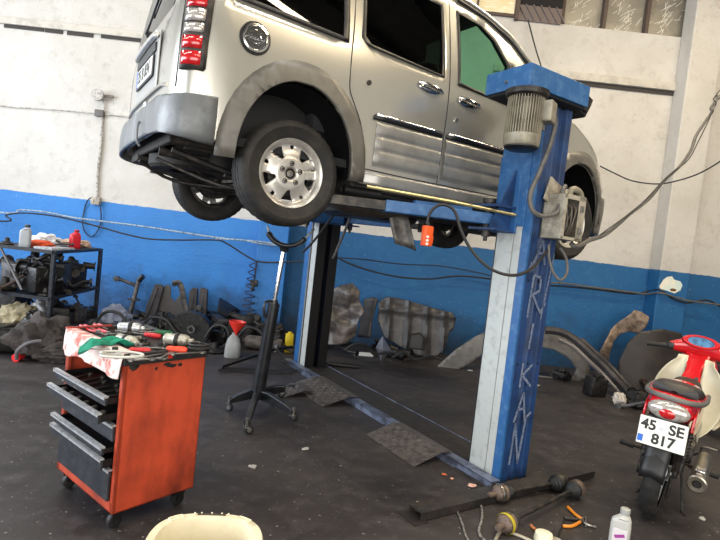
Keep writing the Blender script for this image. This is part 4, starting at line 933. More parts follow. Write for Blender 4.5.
# oil bottle in the foreground
def oil_bottle(loc, az, h, m_, capm, label, w=.075, dd=.045, lab=None):
    t = thing('oil_bottle', loc, az, label, 'bottle')
    def bf(u, v):
        prof = [(0, 0), (.92, 0), (1, .02), (1, .62), (.93, .74), (.5, .86), (.36, .88), (.36, .93), (0, .93)]
        k = v*(len(prof)-1); i = min(int(k), len(prof)-2); s_ = k-i; r_ = prof[i][0]+(prof[i+1][0]-prof[i][0])*s_; z = prof[i][1]+(prof[i+1][1]-prof[i][1])*s_
        x, y = sq(2*PI*u, w*.5*r_+.0002, (dd*.5*r_ if z < .8 else w*.5*r_*.95)+.0002, 3.2 if z < .8 else 2)
        return Vector((x+(.012*smoothstep(.7, .86, z)), y, z*h))
    b = MB(); b.grid(bf, 40, 33, True); b.build('bottle_body', m_, t, 50)
    b = MB(); b.lathe([(0, h*.90), (w*.24, h*.90), (w*.25, h*.91), (w*.24, h), (w*.2, h*1.01), (0, h*1.01)], Matrix.Translation((.012, 0, 0)), 24); b.build('bottle_cap', capm, t)
    if lab:
        b = MB(); b.box2((-w*.36, -dd*.5-.001, h*.2), (w*.36, -dd*.5+.002, h*.58), .002); lo_ = b.build('label', lab, t, smooth=0)
        b = MB(); b.box((0, -dd*.5-.0015, h*.43), (w*.5, .001, h*.07), Euler((0, -.35, 0))); b.box((0, -dd*.5-.0015, h*.33), (w*.45, .001, h*.03), Euler((0, -.35, 0))); b.build('label_mark', mat('magenta_print', (150, 60, 140), .5), lo_, smooth=0)
    return t
q = G(617, 553); oil_bottle((q.x, q.y, 0), -.5, .25, mat('silver_grey_plastic', (178, 178, 174), .35), mat('grey_cap', (160, 160, 158), .4), 'silver grey oil bottle standing on the floor in front of the motorcycle', .1, .06, mat('pale_label', (206, 200, 204), .4))
# pliers with orange handles
q = G(583, 519); t = thing('pliers', (q.x, q.y, 0), 0, 'orange handled pliers lying open beside the drive shaft', 'pliers')
oy = mat('amber_handle', (214, 130, 36), .4)
b = MB(); b.tube([G(568, 507, .012)-q, G(575, 514, .012)-q, G(582, 519, .012)-q], .009, 8, 4); b.build('grip', oy, t)
b = MB(); b.tube([G(563, 526, .012)-q, G(572, 526, .012)-q, G(580, 522, .012)-q], .009, 8, 4); b.build('grip', oy, t)
b = MB(); b.tube([G(582, 519, .012)-q, G(586, 524, .012)-q, G(596, 527, .01)-q], .007, 8, 4); b.tube([G(580, 522, .012)-q, G(585, 517, .01)-q, G(586, 526, .01)-q], .006, 8, 3); b.build('jaw', steel, t)
q = G(568, 518); b = MB(); b.tube([G(564, 518, .01)-q, G(580, 520, .01)-q], .009); b.tube([G(565, 518, .008)-q, G(558, 537, .006)-q], .003); o = b.build('screwdriver', blackm); o.location = q; tag(o, 'black handled thin screwdriver crossing the orange pliers', 'screwdriver')
def floor_tube(pts, r_, m_, name, label, cat, zs=None, n=6):
    P_ = [G(x, y, r_+.001+(zs[i] if zs else 0)) for i, (x, y) in enumerate(pts)]
    o0 = Vector((P_[0].x, P_[0].y, 0)); b = MB(); b.tube([p_-o0 for p_ in P_], r_, 8, n); o = b.build(name, m_); o.location = o0; tag(o, label, cat); return o
floor_tube([(443, 502), (452, 503), (457, 511), (462, 523), (466, 536), (472, 546)], .006, mat('grey_line', (140, 138, 134), .5, .3, (40, 40, 40), 40, .8), 'brake_line', 'thin grey brake line on the floor, left of the two', 'pipe')
floor_tube([(461, 499), (475, 500), (481, 506), (482, 518), (479, 530), (482, 538), (492, 546)], .0075, mat('grey_hose', (150, 148, 144), .5, .2, (30, 30, 32), 60, .9), 'brake_hose', 'thicker grey and black brake hose right of the brake line', 'pipe')
floor_tube([(495, 541), (500, 532), (506, 531), (520, 536), (540, 545)], .009, mat('cream_rod', (176, 168, 150), .4, .5), 'bent_rod', 'pale bent metal rod at the bottom edge beside the near drive shaft', 'metal rod')
q = G(543, 541); b = MB(); b.lathe([(0, .05), (.03, .05), (.045, .045), (.05, .02), (.05, 0)], None, 28); o = b.build('round_cap', mat('cream_white_cap', (226, 222, 198), .4)); o.location = q; tag(o, 'cream white round cap at the bottom edge', 'cap')
q = G(553, 546); b = MB(); b.lathe([(0, .03), (.05, .03), (.06, .02), (.06, 0)], None, 28); o = b.build('metal_disc', whm); o.location = q; tag(o, 'dull grey metal disc right of the cream white cap', 'car part')
q = G(531, 527); b = MB(); b.tube([(0, 0, .01), (.0, -.02, .01), (.012, -.045, .01)], .009, 8, 3); o = b.build('orange_clip', mat('tan_orange', (186, 118, 70), .5)); o.location = q; tag(o, 'small tan orange clip lying against the nearest drive shaft', 'clip')
for i, (px, py, s_, c_) in enumerate([(472, 487, .028, (222, 176, 160)), (444, 475, .016, (206, 110, 70)), (452, 479, .012, (214, 160, 130)), (418, 503, .012, (190, 170, 140))]):
    q = G(px, py); b = MB(); b.blob((0, 0, s_*.35), (s_, s_*.8, s_*.4), i+3, .5, 2.5, 2); o = b.build('paper_scrap', mat('scrap_%d' % i if 0 else 'scrap'+'abcd'[i], c_, .8)); o.location = q
    tag(o, ['crumpled pinkish paper scrap by the foot of the near lift post', 'orange scrap beside the chequered ramp plate corner', 'small pale scrap between the orange scrap and the lift post', 'tiny tan scrap near the left end of the crossbeam'][i], 'scrap')
# ------------------------------------------------------------------ motorcycle
bk = thing('motorcycle', (2.01, 3.26, 0), R(52), 'red and white underbone motorcycle seen from behind at the right edge', 'motorcycle')
bk.rotation_euler = (R(4.5), 0, R(52))
redp = mat('glossy_red_plastic', (196, 14, 26), .18, 0, coat=.8)
whp = mat('white_plastic', (214, 208, 184), .35, 0, (190, 182, 158), 6, .4)
seatm = mat('seat_vinyl', (36, 35, 36), .5, 0, bump=.1)
gryp = mat('grab_rail_grey', (110, 108, 106), .4, .4)
def bwheel(x, nm, w_):
    M = Matrix.Translation((x, 0, .285)) @ Matrix.Rotation(PI/2, 4, 'X')
    b = MB(); b.lathe([(.225, -w_*.8), (.255, -w_), (.272, -w_*.85), (.283, -w_*.45), (.286, 0), (.283, w_*.45), (.272, w_*.85), (.255, w_), (.225, w_*.8)], M, 72, rfun=lambda j, k: (-.006 if (j in (2, 3, 5, 6) and k % 3 == 0) else 0)); ty = b.build('tyre', rubber, bk, 50)
    b = MB(); b.lathe([(.215, -.028), (.232, -.03), (.232, .03), (.215, .028)], M, 48, True); b.build('wheel_rim', alu, bk)
    b = MB(); b.cyl((x, -.06, .285), (x, .06, .285), .05); b.cyl((x, -.09, .285), (x, .09, .285), .012); b.build('wheel_hub', alu, bk)
    b = MB()
    for k in range(18):
        a = 2*PI*k/18; a2 = a+(.5 if k % 2 else -.5); s_ = .03 if k % 2 else -.03
        b.cyl((x+.05*math.cos(a), s_, .285+.05*math.sin(a)), (x+.218*math.cos(a2), 0, .285+.218*math.sin(a2)), .0022, n=5)
    o = b.build('spokes', steel, bk)
bwheel(0, 'rear', .05); bwheel(1.22, 'front', .04)
# mudguard / tail
def mg(u, v):   # rear mudguard arc
    a = R(20)+R(140)*u; r_ = .335; y = (v-.5)*.13
    return Vector((-.02-r_*math.cos(PI-a)*-1*0+(-.02)+r_*math.cos(a+R(10)), y, .285+r_*math.sin(a+R(10))-.02*abs(v-.5)*2))
b = MB(); b.grid(mg, 16, 5); b.build('rear_mudguard', blackm, bk, solid=.004)
b = MB(); b.grid(lambda u, v: Vector((-.285-.09*u+.03*u*u, (v-.5)*(.135-.02*u), .55-.19*u)), 8, 4); b.build('mud_flap', blackm, bk, solid=.006)
b = MB(); b.tube([(-.30, -.07, .42), (-.345, -.072, .365), (-.35, 0, .355), (-.345, .072, .365), (-.30, .07, .42)], .007, 8, 3); b.build('flap_edge', darksteel, bk)
Mpl = Matrix.Translation((-.335, -.0, .598)) @ Matrix.Rotation(R(-3.5), 4, 'X') @ Matrix.Rotation(R(14), 4, 'Y') @ Matrix.Diagonal((1, .94, .94, 1))
b = MB(); b.box((0, 0, 0), (.004, .262, .172), None, .0015); 
for v in b.bm.verts: v.co = Mpl @ v.co
plt = b.build('number_plate', mat('bike_plate_white', (222, 220, 212), .4), bk, smooth=0)
b = MB(); b.box((.005, 0, 0), (.006, .27, .18), None, .002)
for v in b.bm.verts: v.co = Mpl @ v.co
b.build('plate_frame', blackm, bk, smooth=0)
Mt = Mpl @ Matrix.Translation((-.0028, 0, 0)) @ Matrix(((0, 0, -1, 0), (-1, 0, 0, 0), (0, 1, 0, 0), (0, 0, 0, 1)))
txm = mat('plate_black_letters', (18, 18, 20), .5)
text_obj('plate_digits', '45', .085, txm, plt, Mt @ Matrix.Translation((-.078, .036, 0)), .0006, .0028)
text_obj('plate_letters', 'SE', .085, txm, plt, Mt @ Matrix.Translation((.072, .036, 0)), .0006, .0028)
text_obj('plate_digits', '817', .085, txm, plt, Mt @ Matrix.Translation((.012, -.042, 0)), .0006, .0028)
b = MB(); b.box((-.0032, .112, -.052), (.001, .03, .042))
for v in b.bm.verts: v.co = Mpl @ v.co
b.build('plate_blue_band', mat('plate_blue', (20, 90, 180), .4), plt, smooth=0)
b = MB(); b.lathe([(.006, 0), (.010, 0), (.010, .001), (.006, .001)], Mt @ Matrix.Translation((-.006, .03, 0)), 16, True); b.build('plate_stamp', mat('plate_stamp_grey', (150, 155, 165), .5), plt)
# tail cowl and lens
def cowl(u, v):
    a = PI*2*u; k = [(-.285, .0), (-.28, .5), (-.25, .85), (-.18, 1.0), (-.02, 1.12), (.2, 1.12), (.33, 1.0)]
    f_ = v*(len(k)-1); i = min(int(f_), len(k)-2); t = f_-i; x = k[i][0]+(k[i+1][0]-k[i][0])*t; s_ = k[i][1]+(k[i+1][1]-k[i][1])*t
    y, z = sq(a, .125*s_+.0005, .088*s_+.0005, 2.4); return Vector((x, y, .735+z-.02*(v < .1)))
b = MB(); b.grid(cowl, 40, 25, True); cw = b.build('tail_cowl', redp, bk, 50)
b = MB(); r_ = bmesh.ops.create_uvsphere(b.bm, u_segments=32, v_segments=16, radius=1); b.xf(r_['verts'], Matrix.Translation((-.27, 0, .728)) @ Matrix.Diagonal((.045, .112, .060, 1))); tl = b.build('tail_lamp', clearlamp, bk)
b = MB(); r_ = bmesh.ops.create_uvsphere(b.bm, u_segments=24, v_segments=12, radius=1); b.xf(r_['verts'], Matrix.Translation((-.278, 0, .720)) @ Matrix.Diagonal((.0425, .068, .042, 1))); q_ = b.build('brake_lens', redlamp, tl); q_['label'] = 'red centre lens'
b = MB(); b.box((-.20, 0, .655), (.2, .20, .05), None, .015); b.build('tail_underside', blackm, bk)
for s_ in (-1, 1):
    b = MB(); b.prism([(-.22, .63), (-.10, .60), (.32, .52), (.42, .60), (.30, .76), (-.1, .77), (-.2, .72)], -.008, .008, Matrix(((1, 0, 0, 0), (0, 0, 1, s_*.128), (0, 1, 0, 0), (0, 0, 0, 1)))); b.build('side_cover', redp, bk, bevel=.006)
    b = MB(); b.prism([(-.12, .60), (.0, .585), (.40, .42), (.48, .52), (.30, .60)], -.006, .006, Matrix(((1, 0, 0, 0), (0, 0, 1, s_*.138), (0, 1, 0, 0), (0, 0, 0, 1)))); b.build('side_trim', whp, bk, bevel=.004)
# seat
def seatf(u, v):
    a = 2*PI*u; x = -.21+.82*v; w_ = .118+.018*math.sin(v*PI) if v > .03 else .08; w_ *= (1 if v < .6 else 1-.35*(v-.6)/.4)
    hh = .045 if v > .03 else .02; zc = .815+.02*math.cos(v*5)-.05*smoothstep(.3, .7, v)
    y, z = sq(a, w_, hh, 2.6); 
    if v in (0, 1): y *= .2; z *= .2
    return Vector((x, y, zc+z))
b = MB(); b.grid(seatf, 32, 26, True); b.build('seat', seatm, bk, 60)
b = MB(); b.tube([(.18, .15, .79), (-.05, .155, .79), (-.22, .12, .80), (-.275, .0, .805), (-.22, -.12, .80), (-.05, -.155, .79), (.18, -.15, .79)], .016, 10, 5); b.build('grab_rail', gryp, bk)
b = MB(); b.tube([(.1, .143, .80), (-.05, .143, .802), (-.2, .11, .812), (-.25, 0, .815), (-.2, -.11, .812), (-.05, -.143, .802), (.1, -.143, .80)], .007, 8, 5); b.build('seat_red_piping', redp, bk)
# neck, leg shields
def neck(u, v):
    a = 2*PI*u; t = v; x = .62+.33*t; zc = .66+.34*t; w_ = .06+.012*math.sin(t*9)+(.03*smoothstep(.8, 1, t)); y, z = sq(a, w_, .055, 2.4)
    return Vector((x+z*.6, y, zc+z*.8))
b = MB(); b.grid(neck, 28, 16, True); b.build('steering_column_cover', redp, bk, 50)
b = MB(); b.box((.63, 0, .70), (.10, .10, .03), Euler((0, -.7, 0)), .008); b.tube([(.60, .055, .74), (.62, .06, .70), (.62, .0, .675), (.62, -.06, .70), (.60, -.055, .74)], .008, 8, 4); b.build('column_trim', whp, bk)
b = MB(); b.cyl((.70, -.035, .79), (.675, -.038, .80), .014); b.build('ignition_switch', chrome, bk)
for s_ in (-1, 1):
    def sh(u, v, s_=s_):
        z = .36+.57*v; wv = math.sin(min(1, v*1.05)*PI*.93+.1)**.6*.165+.012
        y = .055+wv*u; x = .86-.10*u*u+.10*(v-.5)-.06*(1-u)
        return Vector((x, s_*y, z))
    b = MB(); b.grid(sh, 12, 18); b.build('leg_shield', whp, bk, 60, solid=.006)
b = MB(); b.prism([(.38, .50), (.70, .40), (.86, .52), (.80, .68), (.62, .66), (.45, .62)], -.045, .045, Matrix(((1, 0, 0, 0), (0, 0, 1, 0), (0, 1, 0, 0), (0, 0, 0, 1)))); b.build('frame_cover', whp, bk, bevel=.012)
# handlebar cover with an oval opening
def hb_(u, v):
    a = 2*PI*u; y = (v-.5)*.40; k = 1-(abs(v-.5)*2)**1.6*.62; yy, zz = sq(a, .058*k, .075*k, 2.3)
    return Vector((.95+yy-.05*(abs(v-.5)*2)**2, y, 1.0+zz-.03*(abs(v-.5)*2)**1.5))
b = MB(); b.grid(hb_, 28, 26, True); hc = b.build('handlebar_cover', redp, bk, 60)
Mh = Matrix.Translation((.895, 0, 1.045)) @ Matrix.Rotation(R(-68), 4, 'Y') @ Matrix.Diagonal((.62, 1.5, 1, 1))
b = MB(); b.lathe([(.055, .0), (.06, .012), (.078, .012), (.084, .0), (.08, -.02)], Mh, 40); b.build('speedometer_hood', redp, hc)
b = MB(); b.lathe([(0, .004), (.062, .004), (.062, -.01)], Mh, 36); b.build('speedometer', mat('gauge_glass', (96, 150, 196), .1, .1, (60, 90, 120), 20, .8), hc)  # disc fills the oval opening, coloured like the blue wall seen through it
for s_ in (-1, 1):
    b = MB(); b.cyl((.90, s_*.19, .965), (.865, s_*.335, .945), .0175); b.cyl((.865, s_*.335, .945), (.863, s_*.345, .944), .02); b.build('hand_grip', rubberk, bk)
    b = MB(); b.box((.90, s_*.19, .968), (.05, .05, .055), Euler((0, 0, s_*.2)), .012); b.build('switch_housing', blackm, bk)
    b = MB(); b.tube([(.94, s_*.18, .97), (.95, s_*.24, .96), (.92, s_*.34, .945)], .006, 8, 3); b.build('brake_lever', alu, bk)
# fork, front fender
for s_ in (-1, 1):
    b = MB(); b.cyl((1.22, s_*.085, .285), (1.02, s_*.075, .80), .02, .018); b.build('front_fork', alu, bk)
b = MB(); b.grid(lambda u, v: Vector((1.22+.325*math.cos(R(10)+R(150)*u), (v-.5)*.12, .285+.325*math.sin(R(10)+R(150)*u))), 16, 4); b.build('front_fender', redp, bk, solid=.005)
b = MB(); b.blob((1.02, 0, .82), (.08, .14, .16), 3, .02); b.build('front_cowl', redp, bk)
# engine, swingarm, shocks, chain case
b = MB(); b.box((.60, 0, .30), (.34, .20, .17), None, .05); b.cyl((.68, 0, .33), (.90, 0, .37), .06, .055); 
for k in range(6): b.cyl((.72+k*.025, 0, .338+k*.004), (.728+k*.025, 0, .339+k*.004), .078)
b.cyl((.58, -.13, .30), (.58, .13, .30), .08); b.build('engine', mat('engine_grey', (92, 90, 88), .5, .5, (40, 38, 36), 14, .7), bk)
for s_ in (-1, 1):
    b = MB(); b.box((.22, s_*.085, .29), (.48, .03, .045), None, .008); b.build('swingarm', darksteel, bk)
    b = MB(); b.cyl((.02, s_*.11, .31), (.10, s_*.115, .62), .012); 
    for k in range(9): b.lathe([(.020, 0), (.027, .004), (.020, .008)], Matrix.Translation((.035+.006*k, s_*.1105, .37+.022*k)), 14)
    b.build('shock_spring', darksteel, bk)
    b = MB(); b.cyl((.40, s_*.09, .26), (.36, s_*.26, .265), .009); b.cyl((.36, s_*.21, .265), (.345, s_*.30, .27), .018); b.build('foot_peg', rubberk, bk)
b = MB(); b.prism([(-.08, .24), (.42, .25), (.45, .33), (.0, .35), (-.09, .31)], -.012, .012, Matrix(((1, 0, 0, 0), (0, 0, 1, .10), (0, 1, 0, 0), (0, 0, 0, 1)))); b.build('chain_case', blackm, bk, bevel=.006)
b = MB(); b.lathe([(.030, .42), (.040, .40), (.046, .10), (.052, .02), (.054, .0), (.046, -.005), (.024, -.002), (.02, .02), (.012, .02)], Matrix.Translation((-.16, -.21, .335)) @ Matrix.Rotation(R(82), 4, 'Y'), 32); b.build('muffler', mat('muffler_chrome', (170, 162, 148), .3, .9, (110, 100, 86), 12, .4), bk)
b = MB(); b.lathe([(0, .012), (.046, .010)], Matrix.Translation((-.155, -.21, .335)) @ Matrix.Rotation(R(82), 4, 'Y'), 32); b.cyl((-.165, -.21, .335), (-.14, -.21, .335), .018); b.build('muffler_outlet', mat('soot', (30, 26, 24), .9), bk)
b = MB(); b.tube([(.25, -.20, .32), (.42, -.15, .24), (.62, -.10, .22), (.82, -.04, .24), (.93, 0, .33)], .016, 8, 4); b.build('exhaust_pipe', steel, bk)
b = MB(); b.box((.02, -.21, .392), (.26, .05, .01), Euler((0, .05, 0)), .003); b.build('heat_shield', chrome, bk)
b = MB(); b.tube([(.35, -.10, .22), (.26, -.13, .12), (.18, -.16, .02)], .009, 8, 3); b.tube([(.18, -.16, .012), (.12, -.19, .012)], .012); b.build('side_stand', darksteel, bk)
b = MB(); b.tube([(.33, .08, .22), (.24, .09, .07), (.10, .10, .05)], .010, 8, 3); b.tube([(.33, -.05, .22), (.22, -.06, .07), (.12, -.05, .04)], .010, 8, 3); b.build('centre_stand', darksteel, bk)
b = MB(); b.tube([(.55, -.14, .30), (.50, -.17, .34), (.44, -.18, .40), (.43, -.26, .41)], .008, 8, 3); b.build('kick_lever', steel, bk)
b = MB(); b.tube([(.45, .12, .22), (.55, .14, .24), (.68, .13, .22)], .007, 8, 2); b.cyl((.45, .11, .22), (.45, .17, .22), .01); b.build('gear_pedal', steel, bk)
# ------------------------------------------------------------------ cables and fittings on the walls
def cable(pts, r_, m_, name, label, cat='cable', group=None, sm=6):
    P_ = [Vector(p_) for p_ in pts]; o0 = P_[0].copy(); b = MB(); b.tube([p_-o0 for p_ in P_], r_, 6, sm); o = b.build(name, m_); o.location = o0
    return tag(o, label, cat, group)
def wp(pts, Y=7.68): return [W(x, y, Y) for x, y in pts]
cw_ = mat('painted_cable', (186, 182, 176), .6, 0, (110, 106, 100), 30, .8)
cable([Vector((-7.95, 7.68, 3.0))]+wp([(-6, 105), (30, 108), (70, 111), (100, 114), (130, 117), (170, 121)]), .008, cw_, 'wall_cable', 'thin painted cable clipped level along the white wall, left of the van')
t = thing('conduit_drop', (W(101, 114).x, 7.66, W(101, 114).z), 0, 'white conduit dropping from a small grey box to a socket at the blue paint', 'conduit')
o0 = t.location
b = MB(); b.tube([p_-o0 for p_ in wp([(102, 117), (101, 145), (98, 170), (97, 198)], 7.67)], .020, 8, 4); b.build('conduit', cw_, t)
b = MB(); b.tube([p_-o0 for p_ in wp([(104, 112), (104, 104), (101, 98)], 7.67)], .014, 8, 4); b.build('upper_conduit', cw_, t)
b = MB(); b.box((0, 0, 0), (.13, .06, .10), None, .01); b.build('junction_box', mat('box_grey', (92, 88, 88), .6), t)
p = W(96, 201, 7.66)-o0; b = MB(); b.box(p, (.13, .07, .11), None, .01); b.box(p+Vector((-.03, -.04, 0)), (.035, .02, .06), None, .004); b.build('wall_socket', mat('socket_beige', (176, 168, 156), .5, 0, (90, 84, 78), 20, .6), t)
q = W(98, 95, 7.6); t = thing('wall_bell', q, 0, 'small round pale bell on a bracket above the conduit on the white wall', 'bell')
b = MB(); b.lathe([(0, -.03), (.03, -.03), (.034, -.02), (.07, -.02), (.085, -.005), (.085, .03), (0, .03)], Matrix.Rotation(PI/2, 4, 'X') @ Matrix.Scale(-1, 4, (0, 0, 1)) if 0 else Matrix.Rotation(PI/2, 4, 'X'), 28); b.build('bell_dish', cw_, t)
b = MB(); b.box((.10, .05, .01), (.2, .02, .04), None, .004); b.cyl((0, .03, 0), (0, .1, 0), .03); b.build('bracket', mat('shadow_grey', (120, 114, 112), .7), t)  # bracket and stem in one plain grey
q = W(92, 217, 7.672); b = MB(); b.tube([Vector((.135*math.cos(a*PI/12), -.01*math.sin(a), .29*math.sin(a*PI/12))) for a in range(24)], .009, 8, 2, True); o = b.build('hose_loop', mat('dark_blue_cable', (20, 34, 62), .5)); o.location = q; tag(o, 'dark loop of cable hanging from the wall socket on the blue wall', 'cable')
pale = mat('dusty_pale_cable', (150, 168, 186), .7, 0, (70, 90, 120), 30, .8)
cable([Vector((-7.95, 7.36, 1.4))]+wp([(-6, 212), (20, 210), (45, 212), (70, 217), (100, 221), (140, 226), (180, 232), (220, 238), (262, 242), (285, 246)], 7.36), .013, pale, 'wall_cable', 'pale dusty cable running along the blue wall to the column, upper of the two')
cable([Vector((-7.95, 7.36, 1.2))]+wp([(-6, 221), (6, 215), (25, 213), (60, 217), (100, 227), (125, 234), (150, 239), (180, 240), (215, 240), (226, 243), (250, 258), (262, 262), (290, 262), (330, 260)], 7.34), .012, cablek, 'wall_cable', 'dark cable sagging below the pale one and dropping towards the column')
cable(wp([(215, 239), (240, 240), (262, 244), (285, 246)], 7.30), .009, pale, 'wall_cable', 'short pale cable branching off above the spiral air hose')
cable(wp([(335, 258), (360, 259), (400, 264), (440, 266), (475, 272), (500, 278)], 7.62), .008, cablek, 'wall_cable', 'thin dark cable on the blue wall between the posts, upper')
cable(wp([(335, 256), (350, 264), (375, 272), (400, 277), (430, 279), (460, 276), (500, 280)], 7.60), .012, cablek, 'wall_cable', 'thick dark cable sagging on the blue wall above the leaning grey panel')
cable(wp([(530, 283), (560, 283), (590, 287), (630, 292), (645, 294)], 7.6)+wp([(660, 293), (675, 297), (690, 301), (720, 305), (740, 310)], 7.36)+[Vector((6.4, 7.6, 1.1)), Vector((8.9, 7.6, 1.15))], .013, cableg, 'wall_cable', 'grey cable crossing the blue wall behind the motorcycle, front of the twisted pair')
cable(wp([(530, 286), (560, 286), (600, 290), (635, 294), (648, 291)], 7.63)+wp([(660, 290), (672, 298), (688, 303), (705, 300), (716, 304), (740, 318)], 7.37)+[Vector((6.5, 7.62, 1.0)), Vector((8.9, 7.62, 1.1))], .012, cablek, 'wall_cable', 'black cable twisted round the grey one on the right blue wall')
cable([W(600, 166, 7.5), W(616, 174, 7.4), W(633, 181, 7.3), W(658, 184, 7.2), W(680, 180, 7.0), W(700, 173, 6.8), W(722, 160, 6.6), W(745, 140, 6.4), Vector((6.4, 6.2, 4.3)), Vector((8.95, 6.0, 5.4))], .009, cablek, 'overhead_cable', 'thin black cable sagging across the white wall at the right edge')
cable([W(528, 20, 7.62), W(532, 35, 7.6), W(536, 50, 7.6), W(541, 66, 7.6), W(546, 85, 7.6)], .010, cablek, 'wall_cable', 'short black cable hanging from the high window above the lift motor')
q = W(530, 34, 7.6)
# air hose spiral on the column edge
P0 = W(253, 262, 7.34); P1 = W(248, 316, 7.34)
b = MB(); n = 120; b.tube([P0.lerp(P1, i/n)-P0+Vector((.10*math.cos(i*2*PI/15)*(.3+.7*i/n), -.03+.03*math.sin(i*2*PI/15), 0)) for i in range(n+1)], .008, 6); o = b.build('spiral_air_hose', mat('dark_spiral', (18, 30, 48), .5)); o.location = P0; tag(o, 'dark spiral air hose hanging in front of the left column', 'hose')
q = W(254, 283, 7.36); t = thing('air_outlet', q, 0, 'small dark air outlet fixed on the left column beside the spiral hose', 'air outlet')
b = MB(); b.box((0, 0, 0), (.10, .07, .09), None, .01); b.build('outlet_body', darksteel, t); b = MB(); b.cyl((0, -.03, -.03), (-.01, -.06, -.12), .018); b.cyl((0, 0, .04), (0, .02, .3), .012); b.build('outlet_pipe', blackm, t)
# lift cables
def lc(*p_): return LW(*p_)
cable([lc(-.06, -.10, 2.42), lc(.0, -.09, 2.40), lc(-.01, -.08, 2.25), lc(-.05, -.06, 2.08), lc(-.10, -.05, 1.93), lc(-.09, -.07, 1.83), lc(-.01, -.09, 1.80), lc(.09, -.12, 1.84), lc(.14, -.10, 1.98), lc(.19, -.08, 2.02)], .015, cableg, 'power_cable', 'thick grey cable looping from the lift motor down to the control box')
cable([W(427, 224, 3.2), W(430, 213, 3.2), W(437, 206, 3.2), W(446, 205, 3.2), W(455, 212, 3.2), W(461, 230, 3.18), W(470, 248, 3.15), W(484, 264, 3.1), W(500, 273, 3.08), W(517, 275, 3.1), W(532, 268, 3.2), W(545, 254, 3.32), W(550, 246, 3.38)], .010, cablek, 'pendant_cable', 'black cable looping from the orange pendant under the van to the control box')
cable([W(549, 245, 3.36), W(549, 258, 3.33), W(554, 274, 3.32), W(561, 280, 3.33), W(567, 272, 3.36), W(566, 258, 3.4), W(560, 248, 3.42)], .009, cableg, 'cable_loop', 'small grey cable loop hanging under the control box')
cable([lc(.29, -.10, 1.66), lc(.34, -.12, 1.64), W(590, 240, 3.75), W(602, 236, 4.0), W(613, 229, 4.3), W(630, 214, 4.7), W(649, 199, 5.1), W(664, 181, 5.4), W(680, 166, 5.6), W(691, 150, 5.8), W(696, 136, 5.9), W(705, 122, 6.0), W(712, 112, 6.1), W(724, 92, 6.2), Vector((5.4, 6.5, 5.4)), Vector((6.0, 7.0, 6.55))], .016, cableg, 'overhead_cable', 'thick grey cable rising from the control box across the right white wall')
cable([W(600, 235, 3.95), W(640, 205, 4.9), W(668, 176, 5.4), W(688, 160, 5.7), W(699, 140, 5.85), W(706, 126, 5.95), W(716, 104, 6.1), W(726, 84, 6.2), Vector((5.5, 6.5, 5.5)), Vector((6.1, 7.0, 6.58))], .006, cablek, 'overhead_cable', 'thin black wire tied alongside the rising grey cable')
cable([W(352, 212, 5.2), W(346, 228, 5.3), W(336, 252, 5.5), W(333, 258, 5.6)], .014, cableg, 'steel_rope', 'grey cable slanting down beside the far lift post, right side')
cable([W(334, 214, 5.0), W(324, 228, 5.1), W(312, 243, 5.2), W(303, 252, 5.3)], .012, cablek, 'steel_rope', 'black cable slanting across the top of the far lift post')
# pendant
q = W(427, 236, 3.2); t = thing('pendant_control', q, .5, 'orange hanging pendant control below the van sill', 'control')
pm = mat('pendant_orange', (222, 84, 30), .4)
b = MB(); b.box((0, 0, 0), (.062, .045, .125), None, .008); b.box((.03, 0, -.02), (.02, .03, .05), None, .004); b.build('pendant_body', pm, t)
for k in range(3):
    b = MB(); b.cyl((-.012, -.022, -.005-.022*k), (-.012, -.029, -.005-.022*k), .009, .008, 14); b.build('button', mat('button_white', (226, 222, 214), .4), t)
b = MB(); b.cyl((0, 0, .06), (0, 0, .085), .014, .008, 14); b.build('cable_gland', blackm, t)
# grey bracket hanging under the van floor and jack handle bar along the sill
q = W(398, 226, 4.1); b = MB(); b.grid(lambda u, v: Vector((-.10+.17*u+.09*v+.02*math.sin(u*PI), .03*math.sin(u*PI)-.02, .12-.26*v-.04*u)), 8, 6); o = b.build('heat_shield', mat('dull_grey_shield', (108, 104, 100), .5, .6, (60, 56, 52), 12, .6), None, solid=.01); o.location = q-Vector(van.location) if 0 else q
M_ = Matrix.Translation((CX, CY, Z0)) @ Matrix.Rotation(HD, 4, 'Z'); o.parent = van; o.matrix_world = M_ @ (M_.inverted() @ Matrix.Translation(q)); o.matrix_parent_inverse = Matrix.Identity(4); o.location = M_.inverted() @ q; o.rotation_euler = (0, 0, -HD)
b = MB(); p0 = Vector((.40, -.78, .285)); p1 = Vector((.66, -.80, .285)); b.cyl(p0, p1, .03, .034, 20); b.lathe([(0, -.0), (.02, -.02), (.03, -.0)], Matrix.Translation(p0) @ Matrix.Rotation(-PI/2, 4, 'Y'), 16); b.cyl(p1, (1.25, -.80, .275), .02, .016, 14); b.build('side_pipe', blackm, van)

